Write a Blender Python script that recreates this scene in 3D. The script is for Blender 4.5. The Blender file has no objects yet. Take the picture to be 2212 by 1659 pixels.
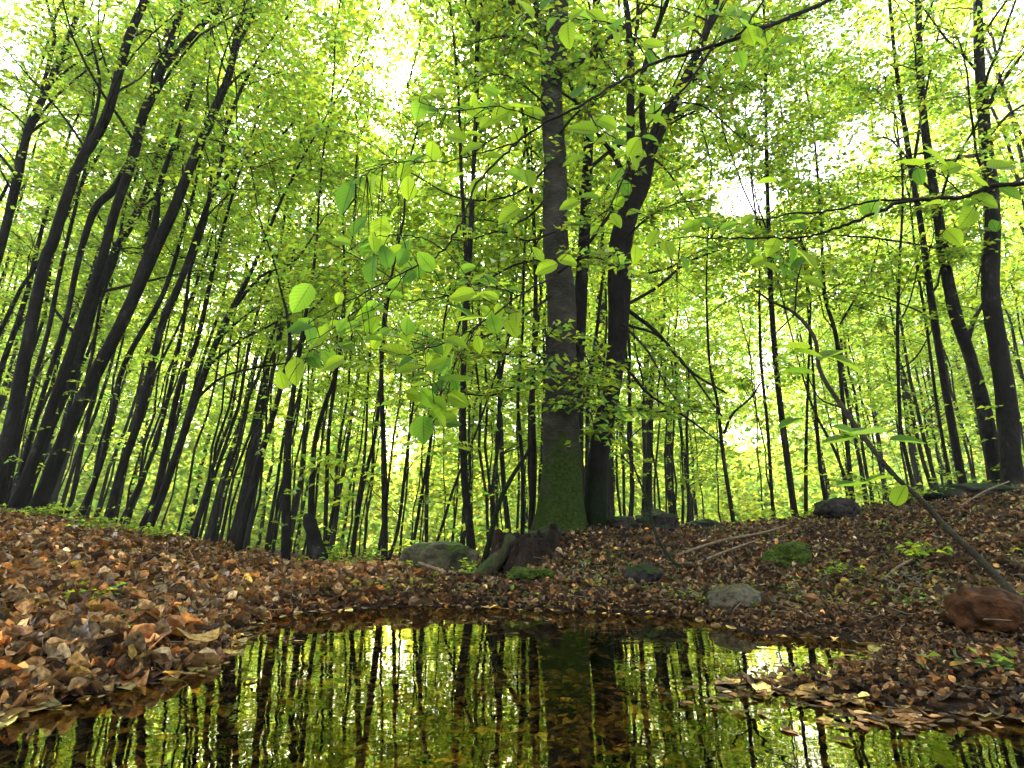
import bpy, math, random
import numpy as np
from math import radians as R, sin, cos, tan, pi
random.seed(7); rng = np.random.default_rng(7)
S = bpy.context.scene
# ------------------------------------------------------------------ camera
PITCH = R(15.2); FPX = 1250.0; CAMZ = 0.30
cam_d = bpy.data.cameras.new('camera'); cam = bpy.data.objects.new('camera', cam_d)
S.collection.objects.link(cam); S.camera = cam
cam.location = (0, 0, CAMZ); cam.rotation_euler = (R(90) + PITCH, 0, 0)
cam_d.sensor_width = 36.0; cam_d.lens = 36.0 * FPX / 2212; cam_d.clip_start = .02; cam_d.clip_end = 500
# ------------------------------------------------------------------ light
SUN_EL, SUN_AZ = R(40), R(-14)          # azimuth from +Y, negative = to the left
w = bpy.data.worlds.new('World'); S.world = w; w.use_nodes = True
nt = w.node_tree; bg = nt.nodes['Background']; sky = nt.nodes.new('ShaderNodeTexSky')
sky.sky_type = 'NISHITA'; sky.sun_disc = False; sky.sun_elevation = SUN_EL; sky.sun_rotation = SUN_AZ
sky.dust_density = 3.0; sky.air_density = 1.0
hs = nt.nodes.new('ShaderNodeHueSaturation'); hs.inputs['Saturation'].default_value = .3
nt.links.new(sky.outputs[0], hs.inputs['Color']); nt.links.new(hs.outputs[0], bg.inputs[0])
bg.inputs[1].default_value = .15
sd = bpy.data.lights.new('sun', 'SUN'); so = bpy.data.objects.new('sun', sd); S.collection.objects.link(so)
sd.energy = 5.0; sd.angle = R(3); sd.color = (1, .95, .84)
so.rotation_euler = (-(R(90) - SUN_EL), 0, -SUN_AZ)   # light comes from ahead (+Y)
S.view_settings.view_transform = 'Standard'; S.view_settings.look = 'None'
S.view_settings.exposure = 2.55; S.view_settings.gamma = 1
cy = S.cycles
cy.max_bounces = 8; cy.diffuse_bounces = 5; cy.glossy_bounces = 2; cy.transmission_bounces = 4; cy.transparent_max_bounces = 8
cy.sample_clamp_indirect = 6; cy.caustics_reflective = False; cy.caustics_refractive = False
# ------------------------------------------------------------------ helpers
def ray(px, py):
    u = (px - 1106) / FPX; v = (829.5 - py) / FPX
    return u, cos(PITCH) - v * sin(PITCH), sin(PITCH) + v * cos(PITCH)
def P(px, py, D):                      # picture point at forward distance D -> place in the wood
    u, f, z = ray(px, py); t = D / f
    return np.array((u * t, D, CAMZ + z * t))
def depth(px, py, D): return D / ray(px, py)[1]
def PW(px, py):                        # where a picture point meets the water level
    u, f, z = ray(px, py); t = -CAMZ / z
    return np.array((u * t, f * t))
def project(p):
    p = np.atleast_2d(p); y = p[:, 1]; z = p[:, 2] - CAMZ
    f = y * cos(PITCH) + z * sin(PITCH); up = -y * sin(PITCH) + z * cos(PITCH)
    f = np.where(f > .05, f, .05)
    return 1106 + FPX * p[:, 0] / f, 829.5 - FPX * up / f
def ss(x): x = np.clip(x, 0, 1); return x * x * (3 - 2 * x)
def norm(a): return a / np.maximum(np.linalg.norm(a, axis=-1, keepdims=True), 1e-9)
def link(o, parent=None):
    S.collection.objects.link(o)
    if parent is not None: o.parent = parent
    return o
def mesh_np(name, V, F, mats, tint=None, smooth=True, mi=None):
    """V (n,3); F list of int arrays (m,k) of the same or different k"""
    me = bpy.data.meshes.new(name); V = np.asarray(V, 'f')
    F = [np.asarray(f, 'i') for f in F if len(f)]
    me.vertices.add(len(V)); me.vertices.foreach_set('co', V.ravel())
    idx = np.concatenate([f.ravel() for f in F]); tot = np.concatenate([np.full(len(f), f.shape[1], 'i') for f in F])
    st = np.concatenate([[0], np.cumsum(tot)[:-1]]).astype('i')
    me.loops.add(len(idx)); me.loops.foreach_set('vertex_index', idx)
    me.polygons.add(len(tot)); me.polygons.foreach_set('loop_start', st)
    if mi is not None: me.polygons.foreach_set('material_index', np.asarray(mi, 'i'))
    me.update(calc_edges=True)
    me.polygons.foreach_set('use_smooth', np.full(len(tot), smooth))
    for m in (mats if isinstance(mats, (list, tuple)) else [mats]): me.materials.append(m)
    if tint is not None:
        a = me.color_attributes.new('tint', 'FLOAT_COLOR', 'POINT')
        c = np.ones((len(V), 4), 'f'); c[:, :3] = tint; a.data.foreach_set('color', c.ravel())
    return me
def tag(o, label=None, cat=None, group=None, kind=None):
    if label: o['label'] = label
    if cat: o['category'] = cat
    if group: o['group'] = group
    if kind: o['kind'] = kind
    return o
def empty(name, loc, label, cat, group=None):
    o = bpy.data.objects.new(name, None); o.location = loc; o.empty_display_size = .2; link(o)
    return tag(o, label, cat, group)
# value noise for shapes
_tab = rng.random(4096)
def vnoise(p, s=1.0):
    p = np.asarray(p) * s + 100.0; i = np.floor(p).astype(int); f = p - i; f = f * f * (3 - 2 * f); r = 0
    for dx in (0, 1):
        for dy in (0, 1):
            for dz in (0, 1):
                h = ((i[..., 0] + dx) * 73856093 ^ (i[..., 1] + dy) * 19349663 ^ (i[..., 2] + dz) * 83492791) & 4095
                r = r + _tab[h] * np.where(dx, f[..., 0], 1 - f[..., 0]) * np.where(dy, f[..., 1], 1 - f[..., 1]) * np.where(dz, f[..., 2], 1 - f[..., 2])
    return r * 2 - 1
# ------------------------------------------------------------------ materials
def mat(name):
    m = bpy.data.materials.new(name); m.use_nodes = True; n = m.node_tree.nodes; n.clear()
    return m, n, m.node_tree.links
def leaf_mat(name, dif, tr, trans=.55, gloss=.25, veins=False):
    m, n, l = mat(name)
    at = n.new('ShaderNodeAttribute'); at.attribute_name = 'tint'
    def mul(c):
        x = n.new('ShaderNodeMix'); x.data_type = 'RGBA'; x.blend_type = 'MULTIPLY'; x.inputs[0].default_value = 1
        x.inputs[6].default_value = (*c, 1); l.new(at.outputs['Color'], x.inputs[7]); return x.outputs[2]
    a = n.new('ShaderNodeBsdfDiffuse'); b = n.new('ShaderNodeBsdfTranslucent'); g = n.new('ShaderNodeBsdfGlossy')
    g.inputs['Roughness'].default_value = .45; g.inputs['Color'].default_value = (.5, .5, .5, 1)
    ca, cb = mul(dif), mul(tr)
    if veins:
        uv = n.new('ShaderNodeUVMap'); sx = n.new('ShaderNodeSeparateXYZ'); l.new(uv.outputs[0], sx.inputs[0])
        ab = n.new('ShaderNodeMath'); ab.operation = 'ABSOLUTE'; l.new(sx.outputs[0], ab.inputs[0])
        k = n.new('ShaderNodeMath'); k.operation = 'MULTIPLY_ADD'; l.new(ab.outputs[0], k.inputs[0]); k.inputs[1].default_value = -.55; l.new(sx.outputs[1], k.inputs[2])
        fr = n.new('ShaderNodeMath'); fr.operation = 'PINGPONG'; l.new(k.outputs[0], fr.inputs[0]); fr.inputs[1].default_value = .06
        rp = n.new('ShaderNodeMapRange'); l.new(fr.outputs[0], rp.inputs[0]); rp.inputs[1].default_value = 0; rp.inputs[2].default_value = .018; rp.inputs[3].default_value = .72; rp.inputs[4].default_value = 1
        r2 = n.new('ShaderNodeMapRange'); l.new(ab.outputs[0], r2.inputs[0]); r2.inputs[1].default_value = .015; r2.inputs[2].default_value = .05; r2.inputs[3].default_value = .6; r2.inputs[4].default_value = 1
        mm = n.new('ShaderNodeMath'); mm.operation = 'MULTIPLY'; l.new(rp.outputs[0], mm.inputs[0]); l.new(r2.outputs[0], mm.inputs[1])
        def vm(c):
            v = n.new('ShaderNodeVectorMath'); v.operation = 'SCALE'; l.new(c, v.inputs[0]); l.new(mm.outputs[0], v.inputs['Scale']); return v.outputs[0]
        ca, cb = vm(ca), vm(cb)
    l.new(ca, a.inputs[0]); l.new(cb, b.inputs[0])
    m1 = n.new('ShaderNodeMixShader'); m1.inputs[0].default_value = trans
    l.new(a.outputs[0], m1.inputs[1]); l.new(b.outputs[0], m1.inputs[2])
    fz = n.new('ShaderNodeFresnel'); fz.inputs[0].default_value = 1.4
    fm = n.new('ShaderNodeMath'); fm.operation = 'MULTIPLY'; l.new(fz.outputs[0], fm.inputs[0]); fm.inputs[1].default_value = gloss
    m2 = n.new('ShaderNodeMixShader'); l.new(fm.outputs[0], m2.inputs[0]); l.new(m1.outputs[0], m2.inputs[1]); l.new(g.outputs[0], m2.inputs[2])
    o = n.new('ShaderNodeOutputMaterial'); l.new(m2.outputs[0], o.inputs[0]); return m
GREEN = leaf_mat('beech_leaf', (.06, .16, .010), (.79, .98, .05), .72)
GREENGLOW = leaf_mat('far_leaf_painted_glow', (.12, .20, .015), (.86, .99, .10), .76)  # backlit glow of the far wood painted in as paler, more translucent leaf colour
GREENV = leaf_mat('beech_leaf_near', (.07, .17, .012), (.58, .88, .04), .66, .3, True)
DEAD = leaf_mat('dead_leaf', (.85, .80, .68), (1, .62, .26), .2, .35)
def mottle(m, sc, lo, hi, bump):
    """blotches and crinkles on dead leaf blades"""
    n, l = m.node_tree.nodes, m.node_tree.links; geo = n.new('ShaderNodeNewGeometry'); nz = n.new('ShaderNodeTexNoise'); nz.inputs['Scale'].default_value = sc; nz.inputs['Detail'].default_value = 5; l.new(geo.outputs['Position'], nz.inputs[0])
    mr = n.new('ShaderNodeMapRange'); mr.inputs[1].default_value = .3; mr.inputs[2].default_value = .7; mr.inputs[3].default_value = lo; mr.inputs[4].default_value = hi; l.new(nz.outputs[0], mr.inputs[0])
    bp = n.new('ShaderNodeBump'); bp.inputs['Strength'].default_value = bump; bp.inputs['Distance'].default_value = .006; l.new(nz.outputs[0], bp.inputs['Height'])
    for k in list(n):
        if k.type in ('BSDF_DIFFUSE', 'BSDF_TRANSLUCENT'):
            src = k.inputs[0].links[0].from_socket; v = n.new('ShaderNodeVectorMath'); v.operation = 'SCALE'; l.new(src, v.inputs[0]); l.new(mr.outputs[0], v.inputs['Scale']); l.new(v.outputs[0], k.inputs[0])
        if k.type in ('BSDF_DIFFUSE', 'BSDF_GLOSSY'): l.new(bp.outputs[0], k.inputs['Normal'])
mottle(DEAD, 75, .25, 1.75, 1)
def noise_mat(name, cols, scale=8, rough=.85, bump=.5, bscale=30, moss=None, stretch=(1, 1, 1), detail=8, spec=.12, obj=True):
    m, n, l = mat(name)
    tc = n.new('ShaderNodeTexCoord'); mp = n.new('ShaderNodeMapping'); mp.inputs['Scale'].default_value = stretch
    geo = n.new('ShaderNodeNewGeometry'); l.new(geo.outputs['Position'], mp.inputs[0])
    nz = n.new('ShaderNodeTexNoise'); nz.inputs['Scale'].default_value = scale; nz.inputs['Detail'].default_value = detail; nz.inputs['Roughness'].default_value = .65
    l.new(mp.outputs[0], nz.inputs['Vector'])
    cr = n.new('ShaderNodeValToRGB'); e = cr.color_ramp.elements
    for i, (p, c) in enumerate(cols):
        if i < 2: e[i].position = p; e[i].color = (*c, 1)
        else: x = e.new(p); x.color = (*c, 1)
    l.new(nz.outputs[0], cr.inputs[0]); col = cr.outputs[0]
    if moss:                            # moss grows where the surface faces up or low on the stem
        mc, zlo, zhi, up = moss
        sp = n.new('ShaderNodeSeparateXYZ'); l.new(geo.outputs['Position'], sp.inputs[0])
        sn = n.new('ShaderNodeSeparateXYZ'); l.new(geo.outputs['Normal'], sn.inputs[0])
        r = n.new('ShaderNodeMapRange'); l.new(sp.outputs[2], r.inputs[0]); r.inputs[1].default_value = zhi; r.inputs[2].default_value = zlo
        n2 = n.new('ShaderNodeTexNoise'); n2.inputs['Scale'].default_value = 3.2; n2.inputs['Detail'].default_value = 9; n2.inputs['Roughness'].default_value = .7; l.new(geo.outputs['Position'], n2.inputs['Vector'])
        a1 = n.new('ShaderNodeMath'); a1.operation = 'MULTIPLY_ADD'; l.new(sn.outputs[2], a1.inputs[0]); a1.inputs[1].default_value = up; l.new(r.outputs[0], a1.inputs[2])
        a2 = n.new('ShaderNodeMath'); a2.operation = 'MULTIPLY_ADD'; l.new(n2.outputs[0], a2.inputs[0]); a2.inputs[1].default_value = 2.2; a3 = n.new('ShaderNodeMath'); a3.operation = 'SUBTRACT'; l.new(a1.outputs[0], a3.inputs[0]); a3.inputs[1].default_value = .6; l.new(a3.outputs[0], a2.inputs[2])
        r3 = n.new('ShaderNodeMapRange'); l.new(a2.outputs[0], r3.inputs[0]); r3.inputs[1].default_value = .75; r3.inputs[2].default_value = 1.0
        n4 = n.new('ShaderNodeTexNoise'); n4.inputs['Scale'].default_value = 45; n4.inputs['Detail'].default_value = 4; l.new(geo.outputs['Position'], n4.inputs['Vector'])
        c2 = n.new('ShaderNodeValToRGB'); c2.color_ramp.elements[0].position = .35; c2.color_ramp.elements[1].position = .68
        c2.color_ramp.elements[0].color = (mc[0] * .3, mc[1] * .35, mc[2] * .3, 1); c2.color_ramp.elements[1].color = (*mc, 1); l.new(n4.outputs[0], c2.inputs[0])
        mx = n.new('ShaderNodeMix'); mx.data_type = 'RGBA'; l.new(r3.outputs[0], mx.inputs[0]); l.new(col, mx.inputs[6]); l.new(c2.outputs[0], mx.inputs[7]); col = mx.outputs[2]
    nb = n.new('ShaderNodeTexNoise'); nb.inputs['Scale'].default_value = bscale; nb.inputs['Detail'].default_value = 8; l.new(mp.outputs[0], nb.inputs['Vector'])
    bp = n.new('ShaderNodeBump'); bp.inputs['Strength'].default_value = bump; bp.inputs['Distance'].default_value = .03; l.new(nb.outputs[0], bp.inputs['Height'])
    b = n.new('ShaderNodeBsdfPrincipled'); b.inputs['Roughness'].default_value = rough; b.inputs['Specular IOR Level'].default_value = spec
    l.new(col, b.inputs['Base Color']); l.new(bp.outputs[0], b.inputs['Normal'])
    o = n.new('ShaderNodeOutputMaterial'); l.new(b.outputs[0], o.inputs[0]); return m
BARK = noise_mat('bark', [(.3, (.002, .0019, .0017)), (.58, (.010, .009, .007)), (.7, (.038, .04, .03))], 6, .9, 1, 26, stretch=(1, 1, .45))
BARKMAIN = noise_mat('mossy_bark', [(.25, (.008, .0075, .006)), (.55, (.03, .027, .02)), (.75, (.075, .07, .05))], 5, .85, .7, 26, moss=((.03, .05, .005), .25, 1.9, 0), stretch=(1, 1, 1.6), spec=.1)
BARKDARK = noise_mat('dark_bark', [(.3, (.003, .0025, .002)), (.7, (.011, .009, .007))], 7, .85, .8, 24, moss=((.006, .014, .002), .3, 1.0, 0), stretch=(1, 1, .5))
TWIG = noise_mat('twig_bark', [(.3, (.005, .004, .003)), (.7, (.018, .014, .010))], 20, .8, .3, 60)
STUMPM = noise_mat('rotten_wood', [(.3, (.002, .0015, .001)), (.55, (.012, .007, .004)), (.8, (.03, .017, .008))], 9, .9, 1, 30, stretch=(1.6, 1.6, .25))
STONE = noise_mat('mossy_stone', [(.35, (.012, .013, .006)), (.55, (.06, .055, .03)), (.72, (.2, .17, .11))], 5, .85, 1, 22, moss=((.05, .085, .012), -1, 0, .5))
DSTONE = noise_mat('dark_mossy_stone', [(.3, (.008, .008, .007)), (.7, (.035, .03, .025))], 6, .85, .7, 22, moss=((.02, .04, .006), -1, 0, .7))
WETSTONE = noise_mat('wet_stone', [(.35, (.012, .010, .005)), (.55, (.05, .042, .018)), (.75, (.12, .085, .035))], 13, .4, 1, 25, spec=.3)
RUST = noise_mat('rusty_stone', [(.3, (.012, .006, .002)), (.55, (.05, .020, .006)), (.8, (.15, .065, .02))], 22, .8, .6, 40)
MOSS = noise_mat('moss', [(.3, (.006, .010, .002)), (.5, (.035, .06, .006)), (.75, (.10, .14, .014))], 28, .95, 1, 70)
GROUND = noise_mat('forest_soil', [(.3, (.003, .002, .0015)), (.55, (.018, .010, .005)), (.72, (.05, .026, .012)), (.85, (.02, .03, .007))], 14, .9, 1, 40)
STICK = noise_mat('dead_stick', [(.3, (.05, .035, .02)), (.7, (.2, .15, .09))], 20, .8, .4, 60)
# water: a real surface of clear brown water, reflecting by its Fresnel term
WATER, n, l = mat('pond_water')
fz = n.new('ShaderNodeFresnel'); fz.inputs[0].default_value = 2.4
gl = n.new('ShaderNodeBsdfGlossy'); gl.inputs['Roughness'].default_value = .0; gl.inputs['Color'].default_value = (1, .93, .68, 1)
tr = n.new('ShaderNodeBsdfTransparent'); tr.inputs[0].default_value = (.88, .76, .40, 1)
geo = n.new('ShaderNodeNewGeometry'); mp = n.new('ShaderNodeMapping'); mp.inputs['Scale'].default_value = (1, 1.4, 1); l.new(geo.outputs['Position'], mp.inputs[0])
nz = n.new('ShaderNodeTexNoise'); nz.inputs['Scale'].default_value = 5; nz.inputs['Detail'].default_value = 2.5; nz.inputs['Distortion'].default_value = .4; l.new(mp.outputs[0], nz.inputs[0])
bp = n.new('ShaderNodeBump'); bp.inputs['Strength'].default_value = .07; bp.inputs['Distance'].default_value = .012; l.new(nz.outputs[0], bp.inputs['Height'])
l.new(bp.outputs[0], gl.inputs['Normal']); l.new(bp.outputs[0], fz.inputs['Normal'])
mx = n.new('ShaderNodeMixShader'); l.new(fz.outputs[0], mx.inputs[0]); l.new(tr.outputs[0], mx.inputs[1]); l.new(gl.outputs[0], mx.inputs[2])
o = n.new('ShaderNodeOutputMaterial'); l.new(mx.outputs[0], o.inputs[0])
# ------------------------------------------------------------------ terrain
shore_px = [(-250, 1640), (0, 1556), (120, 1522), (235, 1494), (340, 1470), (440, 1442), (490, 1412), (515, 1382), (550, 1345), (650, 1325), (830, 1312), (960, 1310), (1100, 1316),
            (1250, 1322), (1400, 1326), (1500, 1334), (1560, 1352), (1640, 1372), (1760, 1377), (1850, 1384), (1895, 1405), (1890, 1440), (1810, 1466),
            (1690, 1476), (1600, 1478), (1560, 1483), (1620, 1489), (1740, 1497), (1860, 1515), (2000, 1540), (2212, 1558), (2500, 1596)]
poly = [tuple(PW(*p)) for p in shore_px]
poly = poly + [(3.0, .6), (3.0, -3.5), (-2.6, -3.5), (-2.0, .4)]
poly = np.array(poly)
def pool_sd(x, y):                     # >0 outside, <0 inside
    d = np.full(x.shape, 1e9); ins = np.zeros(x.shape, bool)
    for i in range(len(poly)):
        a = poly[i]; b = poly[(i + 1) % len(poly)]; e = b - a
        t = np.clip(((x - a[0]) * e[0] + (y - a[1]) * e[1]) / (e @ e), 0, 1)
        d = np.minimum(d, np.hypot(x - a[0] - t * e[0], y - a[1] - t * e[1]))
        c = ((a[1] > y) != (b[1] > y))
        if abs(e[1]) > 1e-9: ins ^= c & (x < (b[0] - a[0]) * (y - a[1]) / e[1] + a[0])
    d = d + .02 * vnoise(np.stack([x, y, 0 * x], -1), 7)
    return np.where(ins, -d, d)
ctrl = [(0, 1400, 1.6), (0, 1300, 2.1), (0, 1210, 3.0), (60, 1150, 4.2), (0, 1116, 6.0), (-500, 1160, 3), (-500, 1080, 6.0), (200, 1400, 1.75), (200, 1300, 2.3), (250, 1220, 3.4), (300, 1165, 6.0), (150, 1140, 6.2),
        (400, 1330, 2.25), (450, 1190, 6.0), (600, 1270, 3.4), (620, 1208, 6.4), (450, 1250, 3.6), (760, 1262, 4.8), (850, 1262, 3.6), (900, 1258, 4.2), (1000, 1262, 3.6), (760, 1300, 2.85), (960, 1295, 2.85),
        (1120, 1255, 3.7), (1200, 1215, 4.2), (1290, 1145, 5.3), (1180, 1150, 5.3), (1150, 1300, 2.95), (1300, 1290, 3.05), (1400, 1200, 4.3), (1400, 1142, 5.6), (1400, 1290, 3.0), (1550, 1142, 6.2), (1600, 1200, 4.5), (1550, 1290, 3.0),
        (1750, 1116, 6.6), (1750, 1230, 3.8), (1750, 1320, 2.6), (1900, 1160, 4.6), (1870, 1100, 6.6), (2000, 1078, 7), (2000, 1250, 3.0), (2000, 1350, 2.1), (2200, 1050, 7), (2200, 1180, 3.3), (2200, 1330, 2.0), (2100, 1450, 1.55), (2212, 1520, 1.3),
        (2600, 1300, 2.4), (2700, 1000, 7), (850, 1275, 5), (960, 1275, 5.2), (760, 1262, 6), (900, 1280, 7), (1040, 1275, 4.6), (1060, 1270, 3.8), (690, 1262, 4.9), (690, 1256, 4), (690, 1250, 6.5)]
cp = [tuple(P(*c)) for c in ctrl]
cp += [(x, 11, z) for x, z in ((-14, .9), (-8, .45), (-3, -.15), (0, -.35), (3, .1), (8, .9), (14, 1.4))]
cp += [(x, 22, z) for x, z in ((-25, 1.2), (-10, 0), (0, -1.2), (10, .3), (25, 1.6))]
cp += [(x, 60, z) for x, z in ((-60, 1.5), (0, -2.2), (60, 2))]
cp += [(-4, 0, .6), (4.5, 0, .6), (-4, -5, .8), (4, -5, .8), (0, -5, .6), (-60, 0, 1.5), (60, 0, 2.5), (0, -40, 1), (-60, 140, 1), (60, 140, 1), (0, 140, -2)]
cp = np.array(cp)
def tk(r2): return .5 * r2 * np.log(r2 + 1e-9)
n_ = len(cp); K = tk(((cp[:, None, :2] - cp[None, :, :2]) ** 2).sum(-1)) + np.eye(n_) * .001
A = np.zeros((n_ + 3, n_ + 3)); A[:n_, :n_] = K; A[:n_, n_] = 1; A[:n_, n_ + 1:] = cp[:, :2]; A[n_:, :n_] = A[:n_, n_:].T
W = np.linalg.solve(A, np.concatenate([cp[:, 2], [0, 0, 0]]))
def height(x, y):
    x = np.asarray(x, float); y = np.asarray(y, float); z = W[n_] + W[n_ + 1] * x + W[n_ + 2] * y
    for i in range(n_): z = z + W[i] * tk((x - cp[i, 0]) ** 2 + (y - cp[i, 1]) ** 2)
    q = np.stack([x, y, 0 * x], -1)
    far = np.clip(np.hypot(x, y) / 12, .15, 2.5)
    z = z + .035 * vnoise(q, 2.3) + .018 * vnoise(q, 6) + .10 * far * vnoise(q, .45)
    s = pool_sd(x, y)
    zo = .16 * s + (np.maximum(z, .03) - .16 * s) * ss(s / .4)
    z = np.where(s < 0, -np.minimum(.17, -s * .45), np.where(s < 4, zo, z))
    return z
def ht(x, y): return float(height(np.array([x]), np.array([y]))[0])
def axis(lo, hi, near, step, grow):
    a = list(np.arange(-near, near + 1e-6, step)); s = step
    while a[-1] < hi: s *= grow; a.append(a[-1] + s)
    s = step
    while a[0] > lo: s *= grow; a.insert(0, a[0] - s)
    return np.array(a)
gx = axis(-160, 160, 4, .04, 1.07); gy = axis(-60, 200, 3.5, .035, 1.05) + 2.5
GX, GY = np.meshgrid(gx, gy); GZ = height(GX.ravel(), GY.ravel())
V = np.stack([GX.ravel(), GY.ravel(), GZ], -1); nx = len(gx); ny = len(gy)
ii = (np.arange(ny - 1)[:, None] * nx + np.arange(nx - 1)[None]).ravel()
g = link(bpy.data.objects.new('ground', mesh_np('ground', V, [np.stack([ii, ii + 1, ii + nx + 1, ii + nx], -1)], GROUND)))
tag(g, 'brown forest floor rising in banks round the pool', 'ground', kind='structure')
wp = np.array([(-3.2, -4, 0), (3.6, -4, 0), (3.6, 3.4, 0), (-3.2, 3.4, 0)])
wo = link(bpy.data.objects.new('water', mesh_np('water', wp, [[[0, 1, 2, 3]]], WATER)))
tag(wo, 'still brown pool mirroring the trees', 'water', kind='structure')
# ------------------------------------------------------------------ geometry buffers
class Tubes:
    def __init__(s): s.V = []; s.F = []; s.n = 0
    def add(s, pts, rad, sides=6, rough=0.0, flare=0):
        pts = np.asarray(pts, float); rad = np.asarray(rad, float); m = len(pts)
        t = norm(np.gradient(pts, axis=0)); ref = np.array((0, 1., 0)) if abs(t[0][1]) < .9 else np.array((1., 0, 0))
        u = norm(np.cross(t, ref)); v = np.cross(t, u)
        a = np.arange(sides) * 2 * pi / sides
        ring = np.cos(a)[None, :, None] * u[:, None] + np.sin(a)[None, :, None] * v[:, None]
        rr = rad[:, None, None] * np.ones((m, sides, 1))
        if rough:
            q = pts[:, None] + ring * rad[:, None, None] * 1.0
            rr = rr * (1 + rough * vnoise(q * (1, 1, .35) + .37, 7)[..., None] + rough * .6 * vnoise(q * (1, 1, .6), 19)[..., None])
        if flare:
            fl = np.clip(1 - np.arange(m) / max(1, flare), 0, 1)[:, None] ** 1.6
            rr = rr * (1 + (fl * (.30 + .35 * np.cos(5 * a + 1)[None]))[..., None])
        X = pts[:, None] + ring * rr
        i = np.arange(m - 1)[:, None] * sides; j = np.arange(sides)[None]; k = (j + 1) % sides
        F = np.stack([i + j, i + k, i + sides + k, i + sides + j], -1).reshape(-1, 4) + s.n
        s.V.append(X.reshape(-1, 3)); s.F.append(F); s.n += m * sides
        tip = pts[-1] + t[-1] * rad[-1] * .6; s.V.append(tip[None]); b = s.n - sides
        s.F.append(np.stack([b + j[0], b + k[0], np.full(sides, s.n), np.full(sides, s.n)], -1)); s.n += 1
    def arrays(s):
        V = np.concatenate(s.V); F = np.concatenate(s.F); tri = F[:, 2] == F[:, 3]
        return V, F[~tri], F[tri][:, :3]
    def build(s, name, m, parent=None, smooth=True):
        V, q, t = s.arrays()
        return link(bpy.data.objects.new(name, mesh_np(name, V, [q, t], m, smooth=smooth)), parent)
def catmull(p, k=6):
    p = np.asarray(p, float)
    if len(p) < 3: return p[0] + (p[-1] - p[0]) * np.linspace(0, 1, k * 2)[:, None]
    q = np.concatenate([[2 * p[0] - p[1]], p, [2 * p[-1] - p[-2]]]); out = []
    for i in range(len(p) - 1):
        a, b, c, d = q[i:i + 4]
        for t in np.linspace(0, 1, k, endpoint=False):
            out.append(.5 * (2 * b + (c - a) * t + (2 * a - 5 * b + 4 * c - d) * t * t + (3 * b - a - 3 * c + d) * t ** 3))
    out.append(p[-1]); return np.array(out)
def leaves_mesh(name, C, D, N, L, tint, wr=.62, fold=.18, mats=None, tubes=None):
    """one folded leaf blade per row: base, two sides, tip"""
    C = np.asarray(C); n = len(C); D = norm(D); Sd = norm(np.cross(D, N)); N = np.cross(Sd, D); L = L[:, None]
    X = np.stack([C, C + D * L * .45 + Sd * L * wr * .5 + N * L * fold, C + D * L - N * L * .10, C + D * L * .45 - Sd * L * wr * .5 + N * L * fold], 1).reshape(-1, 3)
    b = np.arange(n)[:, None] * 4; F = np.concatenate([b + [0, 1, 2], b + [0, 2, 3]]); tn = np.repeat(tint, 4, 0)
    if tubes is not None and tubes.n:
        V, q, t = tubes.arrays(); k = len(X); X = np.concatenate([X, V]); tn = np.concatenate([tn, np.ones((len(V), 3))])
        mi = np.concatenate([np.zeros(len(F)), np.ones(len(q) + len(t))])
        return mesh_np(name, X, [F, q + k, t + k], mats, tn, False, mi)
    return mesh_np(name, X, [F], mats, tn, False)
def green_tint(n, cen=None, lo=.3):
    k = rng.random(n)[:, None]; a = np.array((1.15, 1.0, 1.0)); b = np.array((.48, .82, 1.8)); t = b + (a - b) * k
    return t * (lo + (1.15 - lo) * rng.random(n)[:, None] ** 1.2)
class Sprays:
    """twigs in flat layers; each twig becomes a row of alternate leaves"""
    def __init__(s): s.o = []; s.d = []; s.l = []
    def add(s, o, d, l): s.o.append(o); s.d.append(d); s.l.append(l)
    def leaves(s, step, size, droop=.25, tilt=.45):
        o = np.array(s.o); d = norm(np.array(s.d)); l = np.array(s.l); m = int(max(4, np.ceil(np.mean(l) / step)))
        t = (np.arange(m) + 1) / m; n = len(o)
        C = o[:, None] + d[:, None] * (l[:, None] * t[None])[..., None]; C[..., 2] -= droop * (l[:, None] * t[None]) ** 2
        C += rng.normal(0, .25 * step, C.shape)
        side = np.where(np.arange(m) % 2, 1., -1.)[None, :, None]; h = norm(np.cross(d, (0, 0, 1.)))[:, None]
        D = d[:, None] * .65 + h * side * .8 + rng.normal(0, .22, C.shape); D[..., 2] -= .18
        N = np.array((0, 0, 1.)) + rng.normal(0, tilt, C.shape)
        k = n * m; L = size * (.65 + .6 * rng.random(k))
        return C.reshape(-1, 3), D.reshape(-1, 3), N.reshape(-1, 3), L
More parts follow.
